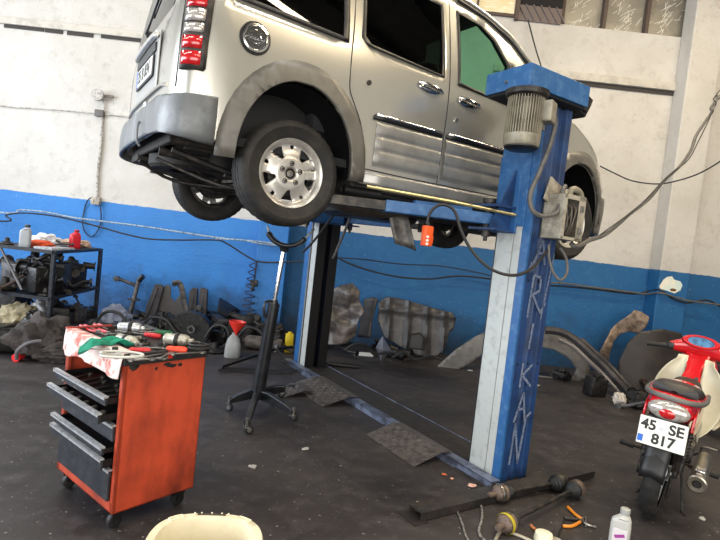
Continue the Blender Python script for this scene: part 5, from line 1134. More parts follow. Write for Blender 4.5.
# ------------------------------------------------------------------ junk generators
junkm = [mat('oily_aluminium', (60, 58, 58), .5, .5, (36, 34, 34), 18, .9, bump=.2), mat('oily_black_part', (15, 14, 15), .4, .2, (42, 39, 37), 20, .5, bump=.2), mat('rusty_part', (64, 49, 42), .7, .3, (36, 30, 28), 16, .8, bump=.2), mat('dull_grey_part', (92, 90, 90), .5, .4, (40, 38, 38), 14, .8, bump=.15), mat('sooty_part', (22, 21, 22), .5, .3, (62, 58, 56), 24, .5, bump=.2)]
PLACED = [(-2.9, 5.1, .2), (-1.39, 6.09, .1)]
def junk(name, kind, loc, sz, seed, m_, label, cat='car part', rz=None, tilt=(0, 0), group=None):
    rn = random.Random(seed); b = MB(); sx, sy, sz_ = sz
    if kind == 'block':
        b.box((0, 0, sz_*.45), (sx*.8, sy*.7, sz_*.75), None, sx*.05)
        for i in range(7):
            a = rn.uniform(0, 2*PI); r_ = rn.uniform(.07, .16)*sx; p = Vector((rn.uniform(-.35, .35)*sx, rn.uniform(-.3, .3)*sy, rn.uniform(.25, .8)*sz_)); d = Vector((math.cos(a), math.sin(a), rn.uniform(-.2, .7))).normalized()
            b.cyl(p, p+d*sx*.35, r_, r_*.8, 14); b.cyl(p+d*sx*.33, p+d*sx*.36, r_*1.25, r_*1.25, 14)
        for i in range(5):
            b.box((rn.uniform(-.35, .35)*sx, rn.uniform(-.3, .3)*sy, rn.uniform(.2, .9)*sz_), (sx*rn.uniform(.1, .35), sy*rn.uniform(.1, .4), sz_*rn.uniform(.08, .25)), Euler((rn.uniform(-.4, .4), rn.uniform(-.4, .4), rn.random())), .006)
        b.tube([(rn.uniform(-.5, .5)*sx, rn.uniform(-.4, .4)*sy, rn.uniform(.3, 1)*sz_) for _ in range(4)], .012*sx/.4, 6, 5)
    elif kind == 'hub':
        b.lathe([(sx*.08, 0), (sx*.45, 0), (sx*.5, sz_*.15), (sx*.42, sz_*.3), (sx*.3, sz_*.34), (sx*.2, sz_*.5), (sx*.16, sz_*.9), (sx*.09, sz_), (sx*.08, 0)], None, 24)
        for i in range(5): b.cyl((sx*.34*math.cos(i*1.256), sx*.34*math.sin(i*1.256), sz_*.25), (sx*.34*math.cos(i*1.256), sx*.34*math.sin(i*1.256), sz_*.5), sx*.03)
    elif kind == 'pipe':
        P_ = [Vector((-sx*.5+sx*i/4, rn.uniform(-.5, .5)*sy, sz_*.3+rn.uniform(0, .7)*sz_)) for i in range(5)]
        b.tube(P_, min(sx, sz_)*.12, 10, 5); b.cyl(P_[0], P_[0]+(P_[0]-P_[1]).normalized()*.02, min(sx, sz_)*.22, None, 14); b.cyl(P_[-1], P_[-1]+(P_[-1]-P_[-2]).normalized()*.02, min(sx, sz_)*.2, None, 14)
    elif kind == 'arm':
        b.tube([(-sx*.5, 0, sz_*.1), (-sx*.15, sy*.3, sz_*.35), (sx*.2, sy*.2, sz_*.7), (sx*.5, 0, sz_)], [sx*.07, sx*.05], 8, 5); b.cyl((-sx*.5, -sy*.3, sz_*.1), (-sx*.5, sy*.3, sz_*.1), sx*.12, None, 16); b.cyl((sx*.5, -sy*.2, sz_), (sx*.5, sy*.3, sz_), sx*.09, None, 16)
    elif kind == 'cloth':
        b.blob((0, 0, sz_*.45), (sx*.5, sy*.5, sz_*.55), seed, .4, 2.0, 4, None, .75)
    elif kind == 'box':
        b.box((0, 0, sz_*.5), sz, None, min(sz)*.08); b.box((0, 0, sz_*.97), (sx*1.04, sy*1.04, sz_*.08), None, min(sz)*.03)
        b.box((sx*.2, -sy*.5, sz_*.5), (sx*.25, sy*.1, sz_*.3), None, .004)
    loc = Vector(loc); lim = (7.36 if -1.9 < loc.x < -.7 or loc.x > 3.9 else 7.66)-max(sx, sy)*.62
    loc.y = min(loc.y, lim)
    rr = max(sx, sy)*.42
    if loc.z < .05:
        for _ in range(4):
            for (ox, oy, orr) in PLACED:
                dx, dy = loc.x-ox, loc.y-oy; dd = math.hypot(dx, dy)
                if dd < rr+orr: k = min(.12, (rr+orr-dd)*.5)/max(dd, .01); loc.x += dx*k; loc.y += dy*k
        loc.y = min(loc.y, lim); PLACED.append((loc.x, loc.y, rr))
    o = b.build(name, m_); o.location = loc; o.rotation_euler = (tilt[0], tilt[1], rn.uniform(0, 6.28) if rz is None else rz)
    return tag(o, label, cat, group)

# ------------------------------------------------------------------ shelf rack at the left
SC = Vector((-3.22, 5.44, 0)); e1 = Vector((-.11, 1, 0)).normalized(); e2 = Vector((-1, .12, 0)).normalized()
rack = thing('shelf_rack', SC, 0, 'black steel shelf rack crammed with car parts at the left wall', 'shelf')
ironm = mat('black_angle_iron', (26, 28, 34), .5, .3, (60, 62, 70), 20, .5)
La, Lb = 1.25, .72
def sp(a, b_, z): return e1*a+e2*b_+Vector((0, 0, z))
for (a, b_) in ((0, 0), (La, 0), (0, Lb), (La, Lb)):
    b = MB(); p_ = sp(a, b_, 0); b.box(p_+Vector((0, 0, .535)), (.034, .005, 1.07)); b.box(p_+Vector((.02, .02, .535)), (.005, .034, 1.07)); b.build('leg', ironm, rack, smooth=0)
for z in (1.055, .56, .12):
    b = MB()
    for A_, B_ in ((sp(0, 0, z), sp(La, 0, z)), (sp(0, Lb, z), sp(La, Lb, z)), (sp(0, 0, z), sp(0, Lb, z)), (sp(La, 0, z), sp(La, Lb, z))):
        d = B_-A_; b.box((A_+B_)/2, (d.length, .03, .035), Euler((0, 0, math.atan2(d.y, d.x))))
    b.prism([(p_.x, p_.y) for p_ in (sp(0, 0, 0), sp(La, 0, 0), sp(La, Lb, 0), sp(0, Lb, 0))], z+.004, z+.014); b.build('shelf', ironm, rack, smooth=0)
b = MB(); b.tube([sp(0, Lb*.85, 1.04), sp(0, Lb*.45, .62)], .014); b.build('brace', mat('grey_tube', (110, 110, 114), .4, .5), rack)
def sw(a, b_, z): return SC+sp(a, b_, z)
oil_bottle(sw(.05, .36, 1.07), .3, .24, mat('dull_silver_plastic', (150, 156, 162), .4), mat('dark_cap', (50, 54, 62), .4), 'grey oil bottle standing at the left on top of the shelf rack', .11, .07)
oil_bottle(sw(.75, .12, 1.07), .9, .22, mat('red_bottle_plastic', (196, 30, 44), .35), mat('red_cap', (160, 24, 34), .4), 'red oil bottle standing on top of the shelf rack', .12, .08)
for i, (a, b_, k, sz, m_, lb, cat) in enumerate([
    (.25, .30, 'cloth', (.26, .2, .08), mat('orange_rag', (206, 76, 34), .8, 0, (120, 50, 30), 14, .6), 'orange rag lying beside the grey bottle on the rack top', 'rag'),
    (.50, .38, 'cloth', (.34, .26, .15), mat('white_bag', (214, 214, 214), .6, 0, (150, 150, 156), 8, .6), 'white plastic bag heaped on the rack top between the bottles', 'bag'),
    (.48, .18, 'pipe', (.3, .1, .09), junkm[1], 'black bent pipe in front of the white bag on the rack top', 'car part'),
    (.95, .2, 'cloth', (.34, .22, .10), mat('tan_cardboard', (176, 152, 132), .8, 0, (120, 60, 54), 10, .6), 'tan crumpled packaging right of the red bottle on the rack top', 'packaging'),
    (.66, .45, 'pipe', (.26, .1, .1), junkm[4], 'sooty pipe lying behind the red bottle', 'car part'),
    (.10, .60, 'hub', (.14, .14, .08), junkm[4], 'dark hub at the far left end of the rack top', 'car part')]):
    junk(('rag', 'plastic_bag', 'bent_pipe', 'packaging', 'bent_pipe', 'wheel_hub')[i], k, sw(a, b_, 1.069), sz, 30+i, m_, lb, cat)
b = MB(); b.box((0, 0, .012), (.42, .2, .024), None, .003); o = b.build('paper_stack', mat('newsprint', (180, 184, 192), .8, 0, (90, 96, 110), 40, .7)); o.location = sw(.25, .11, 1.069); o.rotation_euler = (0, 0, R(88)); tag(o, 'printed papers stacked at the front edge of the rack top', 'papers')
mid = [(.16, .16, 'block', (.40, .34, .36), 1, 'engine_block', 'oily black engine block at the near end of the middle rack shelf'), (.50, .2, 'block', (.36, .36, .40), 0, 'gearbox', 'oily grey gearbox in the centre of the middle rack shelf'), (.86, .2, 'block', (.38, .34, .36), 4, 'cylinder_head', 'sooty engine head towards the right of the middle rack shelf'), (1.12, .3, 'hub', (.26, .26, .34), 1, 'alternator', 'black round alternator at the right end of the middle rack shelf'), (.30, .52, 'block', (.40, .34, .36), 3, 'intake_housing', 'dull grey housing at the back of the middle rack shelf'), (.75, .52, 'block', (.36, .3, .42), 3, 'gear_housing', 'pale grey housing rising behind the middle shelf parts'), (.02, .42, 'arm', (.3, .1, .26), 2, 'control_arm', 'rusty control arm leaning at the near end of the middle shelf')]
for i, (a, b_, k, sz, mi, nm, lb) in enumerate(mid): junk(nm, k, sw(a, b_, .575), sz, 60+i, junkm[mi], lb)
rn2 = random.Random(77)
spots = ['lying on the nearest front corner of the middle rack shelf', 'wedged between the engine block and the gearbox', 'on top of the gearbox in the middle rack shelf', 'hanging over the front of the middle rack shelf', 'on top of the sooty engine head', 'between the engine head and the alternator', 'on top of the oily black engine block', 'at the back left of the middle rack shelf']
for i, (a, b_, z, k, s_) in enumerate([(.06, .08, .575, 'hub', .16), (.33, .1, .575, 'arm', .24), (.5, .22, .9, 'pipe', .3), (.62, .04, .575, 'pipe', .34), (.86, .2, .84, 'hub', .2), (1.0, .08, .575, 'hub', .18), (.17, .2, .86, 'pipe', .34), (.12, .6, .575, 'hub', .24)]):
    junk(('wheel_hub', 'wishbone', 'coolant_pipe', 'drive_belt_tube', 'pulley', 'bearing_housing', 'air_duct', 'clutch_disc')[i], k, sw(a, b_, z), (s_, s_*.6, s_*.6), 500+i, junkm[(1, 3, 4, 1, 0, 4, 1, 4)[i]], ('black wheel hub ', 'grey wishbone ', 'sooty coolant pipe ', 'black tube ', 'oily pulley ', 'sooty bearing housing ', 'black air duct ', 'sooty round disc ')[i]+spots[i])
low = [(.20, .46, 'cloth', (.4, .36, .30), None, 'foam_bundle', 'yellowish foam bundle stuffed in the bottom rack shelf'), (.12, .14, 'cloth', (.34, .26, .24), 1, 'black_cover', 'black crumpled cover in front of the foam bundle'), (.62, .15, 'block', (.34, .3, .30), 4, 'starter_motor', 'sooty starter motor in the middle of the bottom shelf'), (.95, .2, 'box', (.3, .25, .2), 3, 'battery_case', 'grey battery case at the right of the bottom shelf'), (1.1, .15, 'arm', (.2, .1, .32), 3, 'suspension_arm', 'grey suspension arm standing at the right end of the bottom shelf'), (.75, .45, 'cloth', (.3, .3, .28), None, 'white_packing', 'white packing piece at the back of the bottom shelf')]
foam = mat('yellow_foam', (170, 160, 132), .9, 0, (120, 112, 96), 10, .7)
for i, (a, b_, k, sz, mi, nm, lb) in enumerate(low): junk(nm, k, sw(a, b_, .135), sz, 80+i, junkm[mi] if mi is not None else (foam if i == 0 else mat('white_bag', (214, 214, 214))), lb)

# ------------------------------------------------------------------ floor junk, left side
fabric = mat('dirty_grey_fabric', (70, 64, 62), .95, 0, (38, 34, 34), 9, .8, bump=.4)
q = G(40, 359); t = thing('torn_bag', (q.x, q.y, 0), .3, 'torn grey brown bag of rags heaped in front of the shelf rack', 'bag')
b = MB(); b.blob((-.02, .08, .20), (.27, .22, .22), 5, .4, 1.8, 4, None, .9); b.blob((.16, -.02, .10), (.24, .18, .11), 8, .35, 2.2, 4); b.build('bag_body', fabric, t)
b = MB(); b.tube([(-.16, -.15, .03), (-.15, -.18, .12), (-.06, -.18, .20), (.04, -.16, .22)], .018, 8, 4); b.build('bag_strap', mat('strap_grey', (96, 94, 98), .7), t)
q = G(18, 361); b = MB(); b.cyl((0, -.04, .04), (0, .05, .04), .04, .035, 16); b.cyl((0, .05, .04), (0, .08, .04), .02); o = b.build('red_cap', mat('bright_red', (226, 34, 44), .5)); o.location = q; tag(o, 'bright red cap on the floor in front of the torn bag', 'cap')
for i, (px, py, k, sz, mi, nm, lb) in enumerate([
    (6, 350, 'block', (.5, .4, .3), 1, 'gearbox', 'black gearbox on the floor at the far left edge'), (4, 330, 'block', (.5, .5, .62), 4, 'engine_block', 'sooty engine block behind the rack at the left edge'),
    (72, 345, 'block', (.4, .3, .26), 4, 'differential', 'dark differential on the floor under the rack right leg'), (90, 336, 'pipe', (.5, .2, .2), 3, 'exhaust_bend', 'grey exhaust bend on the floor behind the orange trolley corner'),
    (83, 327, 'block', (.3, .3, .3), 1, 'oil_pump', 'black pump on the floor right of the rack'), ]):
    q = G(px, py); junk(nm, k, (q.x, q.y, .001), sz, 100+i, junkm[mi], lb)
q = G(113, 330); junk('cloth_sack', 'cloth', (q.x, q.y, .0), (.52, .42, .32), 7, mat('blue_white_sack', (140, 148, 170), .8, 0, (110, 116, 136), 6, .7, bump=.2), 'pale blue white sack on the floor behind the trolley', 'sack')
# strut standing at the wall
q = G(128, 322); t = thing('strut_assembly', (q.x, q.y, 0), 0, 'suspension strut with arms standing against the left blue wall', 'car part')
b = MB(); b.cyl((0, 0, 0), (.06, .1, .62), .035, .03, 14); b.lathe([(.03, 0), (.09, .0), (.09, .02), (.03, .02)], Matrix.Translation((.03, .05, .32)), 20); b.build('strut_tube', junkm[3], t)
b = MB(); b.tube([(.05, .09, .52), (-.05, .06, .56), (-.17, .02, .60), (-.22, .0, .61)], .025, 8, 3); b.cyl((-.22, -.02, .61), (-.22, .03, .61), .04); b.build('upper_arm', junkm[3], t)
b = MB(); b.tube([(.06, .1, .60), (.10, .1, .66), (.12, .1, .68)], .04, 8, 3); b.build('top_mount', junkm[1], t)
b = MB(); b.tube([(.03, .04, .1), (.25, .0, .06), (.42, .02, .05)], .02, 8, 3); b.build('lower_link', junkm[1], t)
# leaning panels with real thickness
def panel(pts, Y, th, m_, name, label, cat='car part', lean=.12, ribs=0, bev=.006, off=0, parent=None):
    P_ = [W(x, y, Y) for x, y in pts]; z0_ = min(p_.z for p_ in P_); x0_ = sum(p_.x for p_ in P_)/len(P_)
    poly = [(p_.x-x0_, p_.z-z0_) for p_ in P_]
    b = MB(); b.prism(poly, -th, 0, Matrix(((1, 0, 0, 0), (0, 0, 1, 0), (0, 1, 0, 0), (0, 0, 0, 1))))
    for rr in (ribs or []):
        a_ = W(rr[0], rr[1], Y); c_ = W(rr[2], rr[3], Y); b.tube([(a_.x-x0_, -th, a_.z-z0_), (c_.x-x0_, -th, c_.z-z0_)], rr[4] if len(rr) > 4 else .02, 8)
    o = b.build(name, m_, parent, bevel=bev); o.location = (x0_, Y, max(z0_, .0)+.002); o.rotation_euler = (-lean, 0, 0)
    return tag(o, label, cat) if label else o
dkp = mat('dark_trim_plastic', (40, 38, 42), .45, 0, (66, 62, 64), 10, .6); grp = mat('mid_grey_trim', (78, 76, 78), .5, 0, (64, 62, 64), 8, .6)
panel([(143, 324), (147, 305), (154, 285), (159, 284), (163, 287), (154, 326)], 7.35, .05, dkp, 'door_pillar_trim', 'dark pillar trim leaning on the blue wall, furthest left of the three trims', ribs=[(148, 318, 157, 288, .018)])
panel([(155, 328), (158, 305), (164, 287), (169, 288), (170, 300), (174, 304), (181, 294), (186, 304), (186, 330)], 7.42, .03, grp, 'fender_liner', 'grey curved liner leaning on the wall between the dark trims')
panel([(188, 330), (189, 292), (192, 288), (197, 289), (196, 330)], 7.4, .06, dkp, 'door_pillar_trim', 'dark upright trim right of the grey curved liner', ribs=[(192, 326, 193, 294, .015)])
panel([(198, 330), (199, 290), (202, 288), (207, 290), (206, 332)], 7.4, .06, dkp, 'door_pillar_trim', 'dark upright trim, rightmost of the three leaning trims', ribs=[(202, 326, 203, 295, .015)])
q = G(190, 336); c_ = W(181, 288, 7.0)
cable([W(173, 284, 7.0), W(179, 283, 7.0), W(182, 290, 6.98), W(184, 303, 6.95), W(187, 316, 6.9), W(185, 330, 6.9)], .04, junkm[3], 'curved_pipe', 'curved grey pipe standing up in front of the leaning trims', 'pipe')
q = W(190, 334, 6.4); t = thing('flywheel_housing', (q.x, 6.4, .0), 0, 'black bell housing with round face behind the trolley right end', 'car part')
b = MB(); b.prism([(.27*math.cos(a), .27+.23*math.sin(a)) for a in [R(x) for x in (-50, -20, 5, 30, 60, 90, 120, 150, 175, 200, 230)]], -.06, .06, Matrix(((1, 0, 0, 0), (0, 0, -1, 0), (0, 1, 0, -.06), (0, 0, 0, 1)))); b.cyl((0, .06, .25), (0, .3, .27), .16, .1, 20); b.build('housing', junkm[1], t, bevel=.01)
b = MB(); b.lathe([(.03, 0), (.05, 0), (.05, .02), (.03, .02)], Matrix.Translation((.05, -.125, .24)) @ Matrix.Rotation(PI/2, 4, 'X'), 20); b.build('bearing_ring', junkm[3], t)
for i, (px, py, k, sz, mi, nm, lb) in enumerate([
    (160, 334, 'hub', (.42, .42, .3), 1, 'brake_drum', 'black brake drum on the floor left of the bell housing'), (175, 338, 'block', (.4, .3, .34), 0, 'carburettor', 'grey oily casting in front of the leaning grey liner'),
    (148, 336, 'block', (.34, .3, .24), 3, 'cylinder_head', 'pale casting just behind the silver air grinder'), (222, 344, 'block', (.32, .3, .22), 1, 'pump', 'black pump on the floor beside the grey jug'),
    (214, 352, 'hub', (.26, .26, .12), 4, 'brake_disc', 'sooty disc on the floor at the trolley right side'), (251, 334, 'block', (.4, .3, .30), 1, 'steering_box', 'black casting at the foot of the left column'),
    (276, 338, 'cloth', (.4, .3, .26), 4, 'rag_heap', 'dark rag heap behind the gearbox jack')]):
    q = G(px, py); junk(nm, k, (q.x, q.y, .001), sz, 140+i, junkm[mi], lb)
for i, (px, py, k, sz, mi, nm, lb) in enumerate([
    (139, 326, 'pipe', (.5, .3, .3), 1, 'radiator_hose', 'black bent hose behind the back edge of the trolley'), (205, 331, 'block', (.36, .3, .3), 1, 'gearbox', 'black gearbox between the bell housing and the rightmost trim'),
    (168, 336, 'arm', (.4, .12, .4), 3, 'wishbone', 'grey wishbone propped in front of the leaning liner'), (228, 332, 'block', (.4, .34, .2), 4, 'oil_pan', 'sooty oil pan in front of the dark crate'),
    (242, 343, 'arm', (.3, .1, .16), 1, 'track_rod', 'black track rod above the old silencer'), (262, 336, 'block', (.34, .3, .3), 4, 'turbocharger', 'sooty casting behind the gearbox jack post'),
    (105, 341, 'block', (.4, .3, .16), 1, 'brake_caliper', 'black caliper on the floor between the sack and the trolley'), (62, 322, 'hub', (.34, .34, .3), 1, 'clutch_housing', 'black clutch housing on the floor behind the torn bag')]):
    q = G(px, py); junk(nm, k, (q.x, q.y, .001), sz, 300+i, junkm[mi], lb)
for i, (pts, lb) in enumerate([
    ([(96, 322), (106, 312), (120, 314), (126, 326), (118, 336)], 'black hose looped over the pale sack'), ([(140, 330), (150, 318), (166, 320), (176, 332), (188, 338)], 'black hose arching in front of the leaning liner'),
    ([(205, 338), (214, 326), (226, 328), (228, 342), (216, 350)], 'black hose looped between the bell housing and the jug'), ([(236, 340), (246, 328), (258, 330), (268, 340), (280, 336)], 'black hose arching above the old silencer'),
    ([(345, 350), (356, 344), (368, 347), (374, 354), (388, 352)], 'black hose on the floor behind the white paper'), ([(392, 358), (404, 353), (416, 360), (430, 356), (442, 360)], 'black hose snaking below the ribbed panel'),
    ([(2, 340), (14, 326), (26, 330), (30, 344)], 'black hose on the pile at the far left edge'), ([(686, 412), (696, 400), (706, 398), (716, 408)], 'black hose over the rusty parts right of the motorcycle')]):
    cable([G(x, y+8, .05+.12*(j % 2)) if 0 else W(x, y, (6.0 if i in (0, 6) else 6.5 if i in (3, 4, 5) else 6.3 if i < 3 else 4.9)) for j, (x, y) in enumerate(pts)], .018, cablek, 'rubber_hose', lb, 'hose')
# dark box with tilted lid at the wall
q = W(228, 322, 7.2); t = thing('crate', (q.x, 7.25, 0), .5, 'dark open crate standing against the wall above the grey jug', 'crate')
b = MB(); b.box((0, 0, .14), (.42, .36, .28), None, .02); b.build('crate_body', dkp, t)
b = MB(); b.box((-.02, -.03, .36), (.36, .34, .03), Euler((.55, .5, 0)), .01); b.build('lid', blackm, t)
q = W(248, 322, 7.1); junk('heater_unit', 'block', (q.x, 7.1, .1), (.4, .3, .32), 171, junkm[1], 'black heater unit right of the dark crate')
# jug with funnel
q = G(232, 357); t = thing('jug_with_funnel', (q.x, q.y, 0), .2, 'pale grey plastic jug with a red funnel in its neck', 'jug')
def jf(u, v):
    prof = [(0, 0), (.95, 0), (1, .03), (.95, .4), (.78, .62), (.4, .76), (.28, .80), (.28, .86), (0, .86)]
    k = v*(len(prof)-1); i = min(int(k), len(prof)-2); s_ = k-i; r_ = prof[i][0]+(prof[i+1][0]-prof[i][0])*s_; z = prof[i][1]+(prof[i+1][1]-prof[i][1])*s_
    x, y = sq(2*PI*u, .095*r_+.0002, .07*r_+.0002, 3); return Vector((x, y, z*.34))
b = MB(); b.grid(jf, 32, 33, True); b.build('jug', mat('translucent_grey_plastic', (150, 152, 152), .4, 0, (112, 112, 112), 8, .5), t, 50)
b = MB(); b.lathe([(.02, .25), (.022, .30), (.095, .40), (.10, .43), (.094, .43), (.088, .405), (.018, .31)], Matrix.Rotation(.06, 4, 'Y'), 28); b.build('funnel', mat('red_funnel', (212, 52, 40), .35), t)
# silencer, pale tube, yellow box
q = G(263, 350); t = thing('exhaust_silencer', (q.x, q.y, 0), -.05, 'old grey brown exhaust silencer lying at the foot of the left column', 'exhaust')
b = MB(); b.lathe([(0, -.24), (.07, -.235), (.085, -.2), (.085, .2), (.07, .235), (0, .24)], Matrix.Translation((0, 0, .09)) @ Matrix.Rotation(PI/2, 4, 'Y'), 28); b.build('silencer_body', mat('weathered_metal', (104, 96, 90), .6, .4, (60, 52, 48), 14, .7), t)
b = MB(); b.cyl((-.24, 0, .10), (-.28, 0, .1), .04, .04); b.tube([(.23, 0, .09), (.32, -.02, .06), (.42, -.06, .04)], .028, 8, 3); b.build('exhaust_stub', junkm[2], t)
q = G(252, 345); b = MB(); b.cyl((-.17, 0, .03), (.17, .03, .03), .035, .035, 20); o = b.build('cardboard_tube', mat('pale_tube', (196, 192, 188), .8)); o.location = (q.x, q.y+.25, .15); tag(o, 'pale tube resting on the parts behind the exhaust silencer', 'tube')
q = G(288, 352); b = MB(); b.box((0, 0, .12), (.10, .07, .24), Euler((0, 0, .3)), .008); b.box((0, 0, .25), (.05, .04, .03), Euler((0, 0, .3)), .006); o = b.build('yellow_can', mat('yellow_can', (226, 196, 36), .4)); o.location = q; tag(o, 'small yellow can on the floor behind the far lift post', 'can')
# black trestle
A_ = G(222, 371); B_ = G(292, 374); C_ = G(275, 360)
t = thing('folded_stand', (A_.x, A_.y, 0), 0, 'low black triangular steel stand lying left of the far lift post', 'stand')
def loc_(p_, z): return Vector((p_.x-A_.x, p_.y-A_.y, z))
b = MB(); b.tube([loc_(A_, .03), loc_(B_, .03)], .022, 4); b.build('side_bar', blackm, t)
b = MB(); b.tube([loc_(A_, .05), loc_(C_, .14), loc_(C_, .14)+Vector((.18, .1, .02))], .02, 4); b.build('side_bar', blackm, t)
b = MB(); b.tube([loc_(B_, .03), loc_(C_, .14)], .018, 4); b.build('cross_bar', darksteel, t)
b = MB(); b.tube([loc_(A_, .06), loc_(A_, .03)+Vector((0, -.1, 0))], .02, 4); b.build('foot_bar', darksteel, t)
b = MB(); b.cyl(loc_(C_, .10), loc_(C_, .19), .03); b.build('pivot', steel, t)
# ------------------------------------------------------------------ parts between and behind the posts
def relief_panel(pts, Y, name, m_, label, fun, cat='car part', lean=.15, du=.05):
    P_ = [W(x, y, Y) for x, y in pts]; z0_ = min(p_.z for p_ in P_); x0_ = sum(p_.x for p_ in P_)/len(P_)
    poly = [(p_.x-x0_, p_.z-z0_) for p_ in P_]
    o = sheet(poly, lambda u, v, off: Vector((u, -fun(u, v)-off, v)), du, du, [], name, m_, None, 0, .02, 40)
    o.location = (x0_, Y, .01+max(0, z0_)); o.rotation_euler = (-lean, 0, 0); return tag(o, label, cat)
crump = mat('crumpled_grey_plastic', (98, 91, 88), .4, .1, (40, 37, 37), 6, .8, bump=.15)
relief_panel([(322, 345), (320, 310), (328, 292), (342, 286), (352, 284), (360, 292), (359, 300), (364, 312), (358, 322), (356, 336), (346, 344)], 7.1, 'trunk_liner', crump, 'crumpled grey trunk liner leaning at the wall right of the far post', lambda u, v: .14*noise.noise(Vector((u*3.5, v*3.5, 1)))+.05*noise.noise(Vector((u*9, v*9, 3)))+.08, 'liner', .1, .035)
relief_panel([(357, 338), (361, 318), (364, 300), (372, 298), (378, 300), (372, 320), (370, 338)], 7.4, 'inner_fender', dkp, 'dark narrow inner fender piece right of the crumpled trunk liner', lambda u, v: .05*math.sin(u*14)+.04, 'car part', .1)
def fl_ribs(u, v):
    s_ = 0
    for c_ in (-.42, -.15, .12, .36): s_ += .045*math.exp(-((u-c_+.05*v)/.035)**2)
    return s_+.03*math.exp(-((v-.62)/.05)**2)
relief_panel([(378, 322), (379, 304), (386, 298), (398, 299), (420, 305), (440, 311), (453, 314), (457, 320), (455, 330), (450, 334), (446, 350), (436, 358), (420, 358), (400, 348), (384, 338)], 7.25, 'undertray_panel', mat('undertray_grey', (52, 50, 52), .4, .1, (90, 88, 88), 7, .5), 'large ribbed grey underbody panel leaning on the blue wall', fl_ribs, 'panel', .18, .03)
q = G(414, 352); b = MB(); b.prism([(-.09, 0), (.09, 0), (.10, .16), (.04, .22), (-.08, .18)], 0, .01, Matrix(((1, 0, 0, 0), (0, 0, 1, 0), (0, 1, 0, 0), (0, 0, 0, 1)))); b.tube([(-.09, 0, 0), (.09, 0, 0), (.10, 0, .16), (.04, 0, .22), (-.08, 0, .18)], .012, 8, 0, True); o = b.build('rubber_grommet', blackm); o.location = (W(417, 347, 7.0).x, 6.98, W(417, 350, 7.0).z+.02); o.parent = bpy.data.objects['undertray_panel']; pu = bpy.data.objects['undertray_panel']; o.location = Vector((W(417, 347, 7.0).x, 7.13, .12))-Vector(pu.location)
# foil shape
q = G(381, 361); b = MB(); 
v_ = [b.bm.verts.new(p_) for p_ in ((0, -.03, .0), (-.09, 0, .17), (-.02, -.04, .34), (.12, .02, .15), (.01, -.12, .16))]
for f_ in ((0, 1, 4), (1, 2, 4), (2, 3, 4), (3, 0, 4), (0, 3, 2), (0, 2, 1)): b.bm.faces.new([v_[k] for k in f_])
o = b.build('folded_sheet', mat('silver_foil', (150, 152, 160), .3, .6, (90, 92, 100), 10, .5), smooth=0); o.location = q; tag(o, 'folded silver sheet metal piece standing in front of the ribbed panel', 'sheet metal')
q = G(363, 355); b = MB(); b.box((0, 0, .012), (.26, .17, .018), Euler((0, .0, .15)), .002); o = b.build('paper_sheet', mat('white_paper', (214, 218, 222), .7)); o.location = q; tag(o, 'white sheet of paper on the floor in front of the trunk liner', 'paper')
q = G(338, 366); b = MB(); b.box((0, 0, .02), (.52, .09, .03), Euler((0, 0, .03)), .005); o = b.build('flat_bar', blackm); o.location = q; tag(o, 'flat black bar on the floor right of the far lift post', 'metal bar')
for i, (px, py, k, sz, mi, nm, lb) in enumerate([
    (345, 352, 'pipe', (.7, .2, .16), 1, 'exhaust_pipe', 'black exhaust pipe under the crumpled trunk liner'), (330, 348, 'block', (.4, .3, .22), 4, 'gear_cluster', 'sooty gear cluster at the right side of the far post'),
    (374, 348, 'arm', (.3, .1, .16), 1, 'control_arm', 'black control arm left of the folded silver sheet'), (396, 358, 'block', (.34, .24, .14), 1, 'pedal_box', 'black pedal box right of the folded silver sheet'),
    (418, 362, 'pipe', (.5, .2, .1), 2, 'rusty_pipe', 'thin rusty pipe on the floor below the ribbed panel'), (520, 372, 'block', (.4, .3, .22), 1, 'compressor', 'black casting inside the grey bumper arch'),
    (560, 378, 'block', (.3, .24, .12), 4, 'valve_cover', 'sooty cover on the floor at the right inside the bumper arch')]):
    q = G(px, py); junk(nm, k, (q.x, q.y, .001), sz, 200+i, junkm[mi], lb)
# grey bumper lying as an arch behind the near post
bump_out = [(435, 369), (444, 360), (456, 349), (474, 337), (492, 330), (510, 327), (530, 327), (550, 331), (570, 341), (583, 354), (590, 370), (588, 380), (578, 386), (556, 383), (530, 378)]
bump_in = [(530, 376), (556, 380), (574, 379), (577, 371), (570, 361), (556, 352), (535, 347), (512, 344), (494, 346), (480, 354), (468, 364), (458, 369)]
Yb = 6.85; P_ = [W(x, y, Yb) for x, y in bump_out+bump_in]; x0_ = P_[8].x-1.2
def bshape(u, v, off): 
    return Vector((u, -.10*math.sin(max(0, min(1, (u+1.1)/2.2))*PI)-off+.10*abs(v-.25), v))
bm_g = mat('grey_bumper_shell', (118, 116, 114), .45, 0, (92, 88, 86), 7, .7)
P2 = [(p_.x-x0_, p_.z) for p_ in P_]
o = sheet(P2, bshape, .06, .05, [], 'bumper_shell', bm_g, None, 0, .04, 45); o.location = (x0_, Yb, .02); tag(o, 'grey bumper shell lying like an arch behind the near lift post', 'bumper')
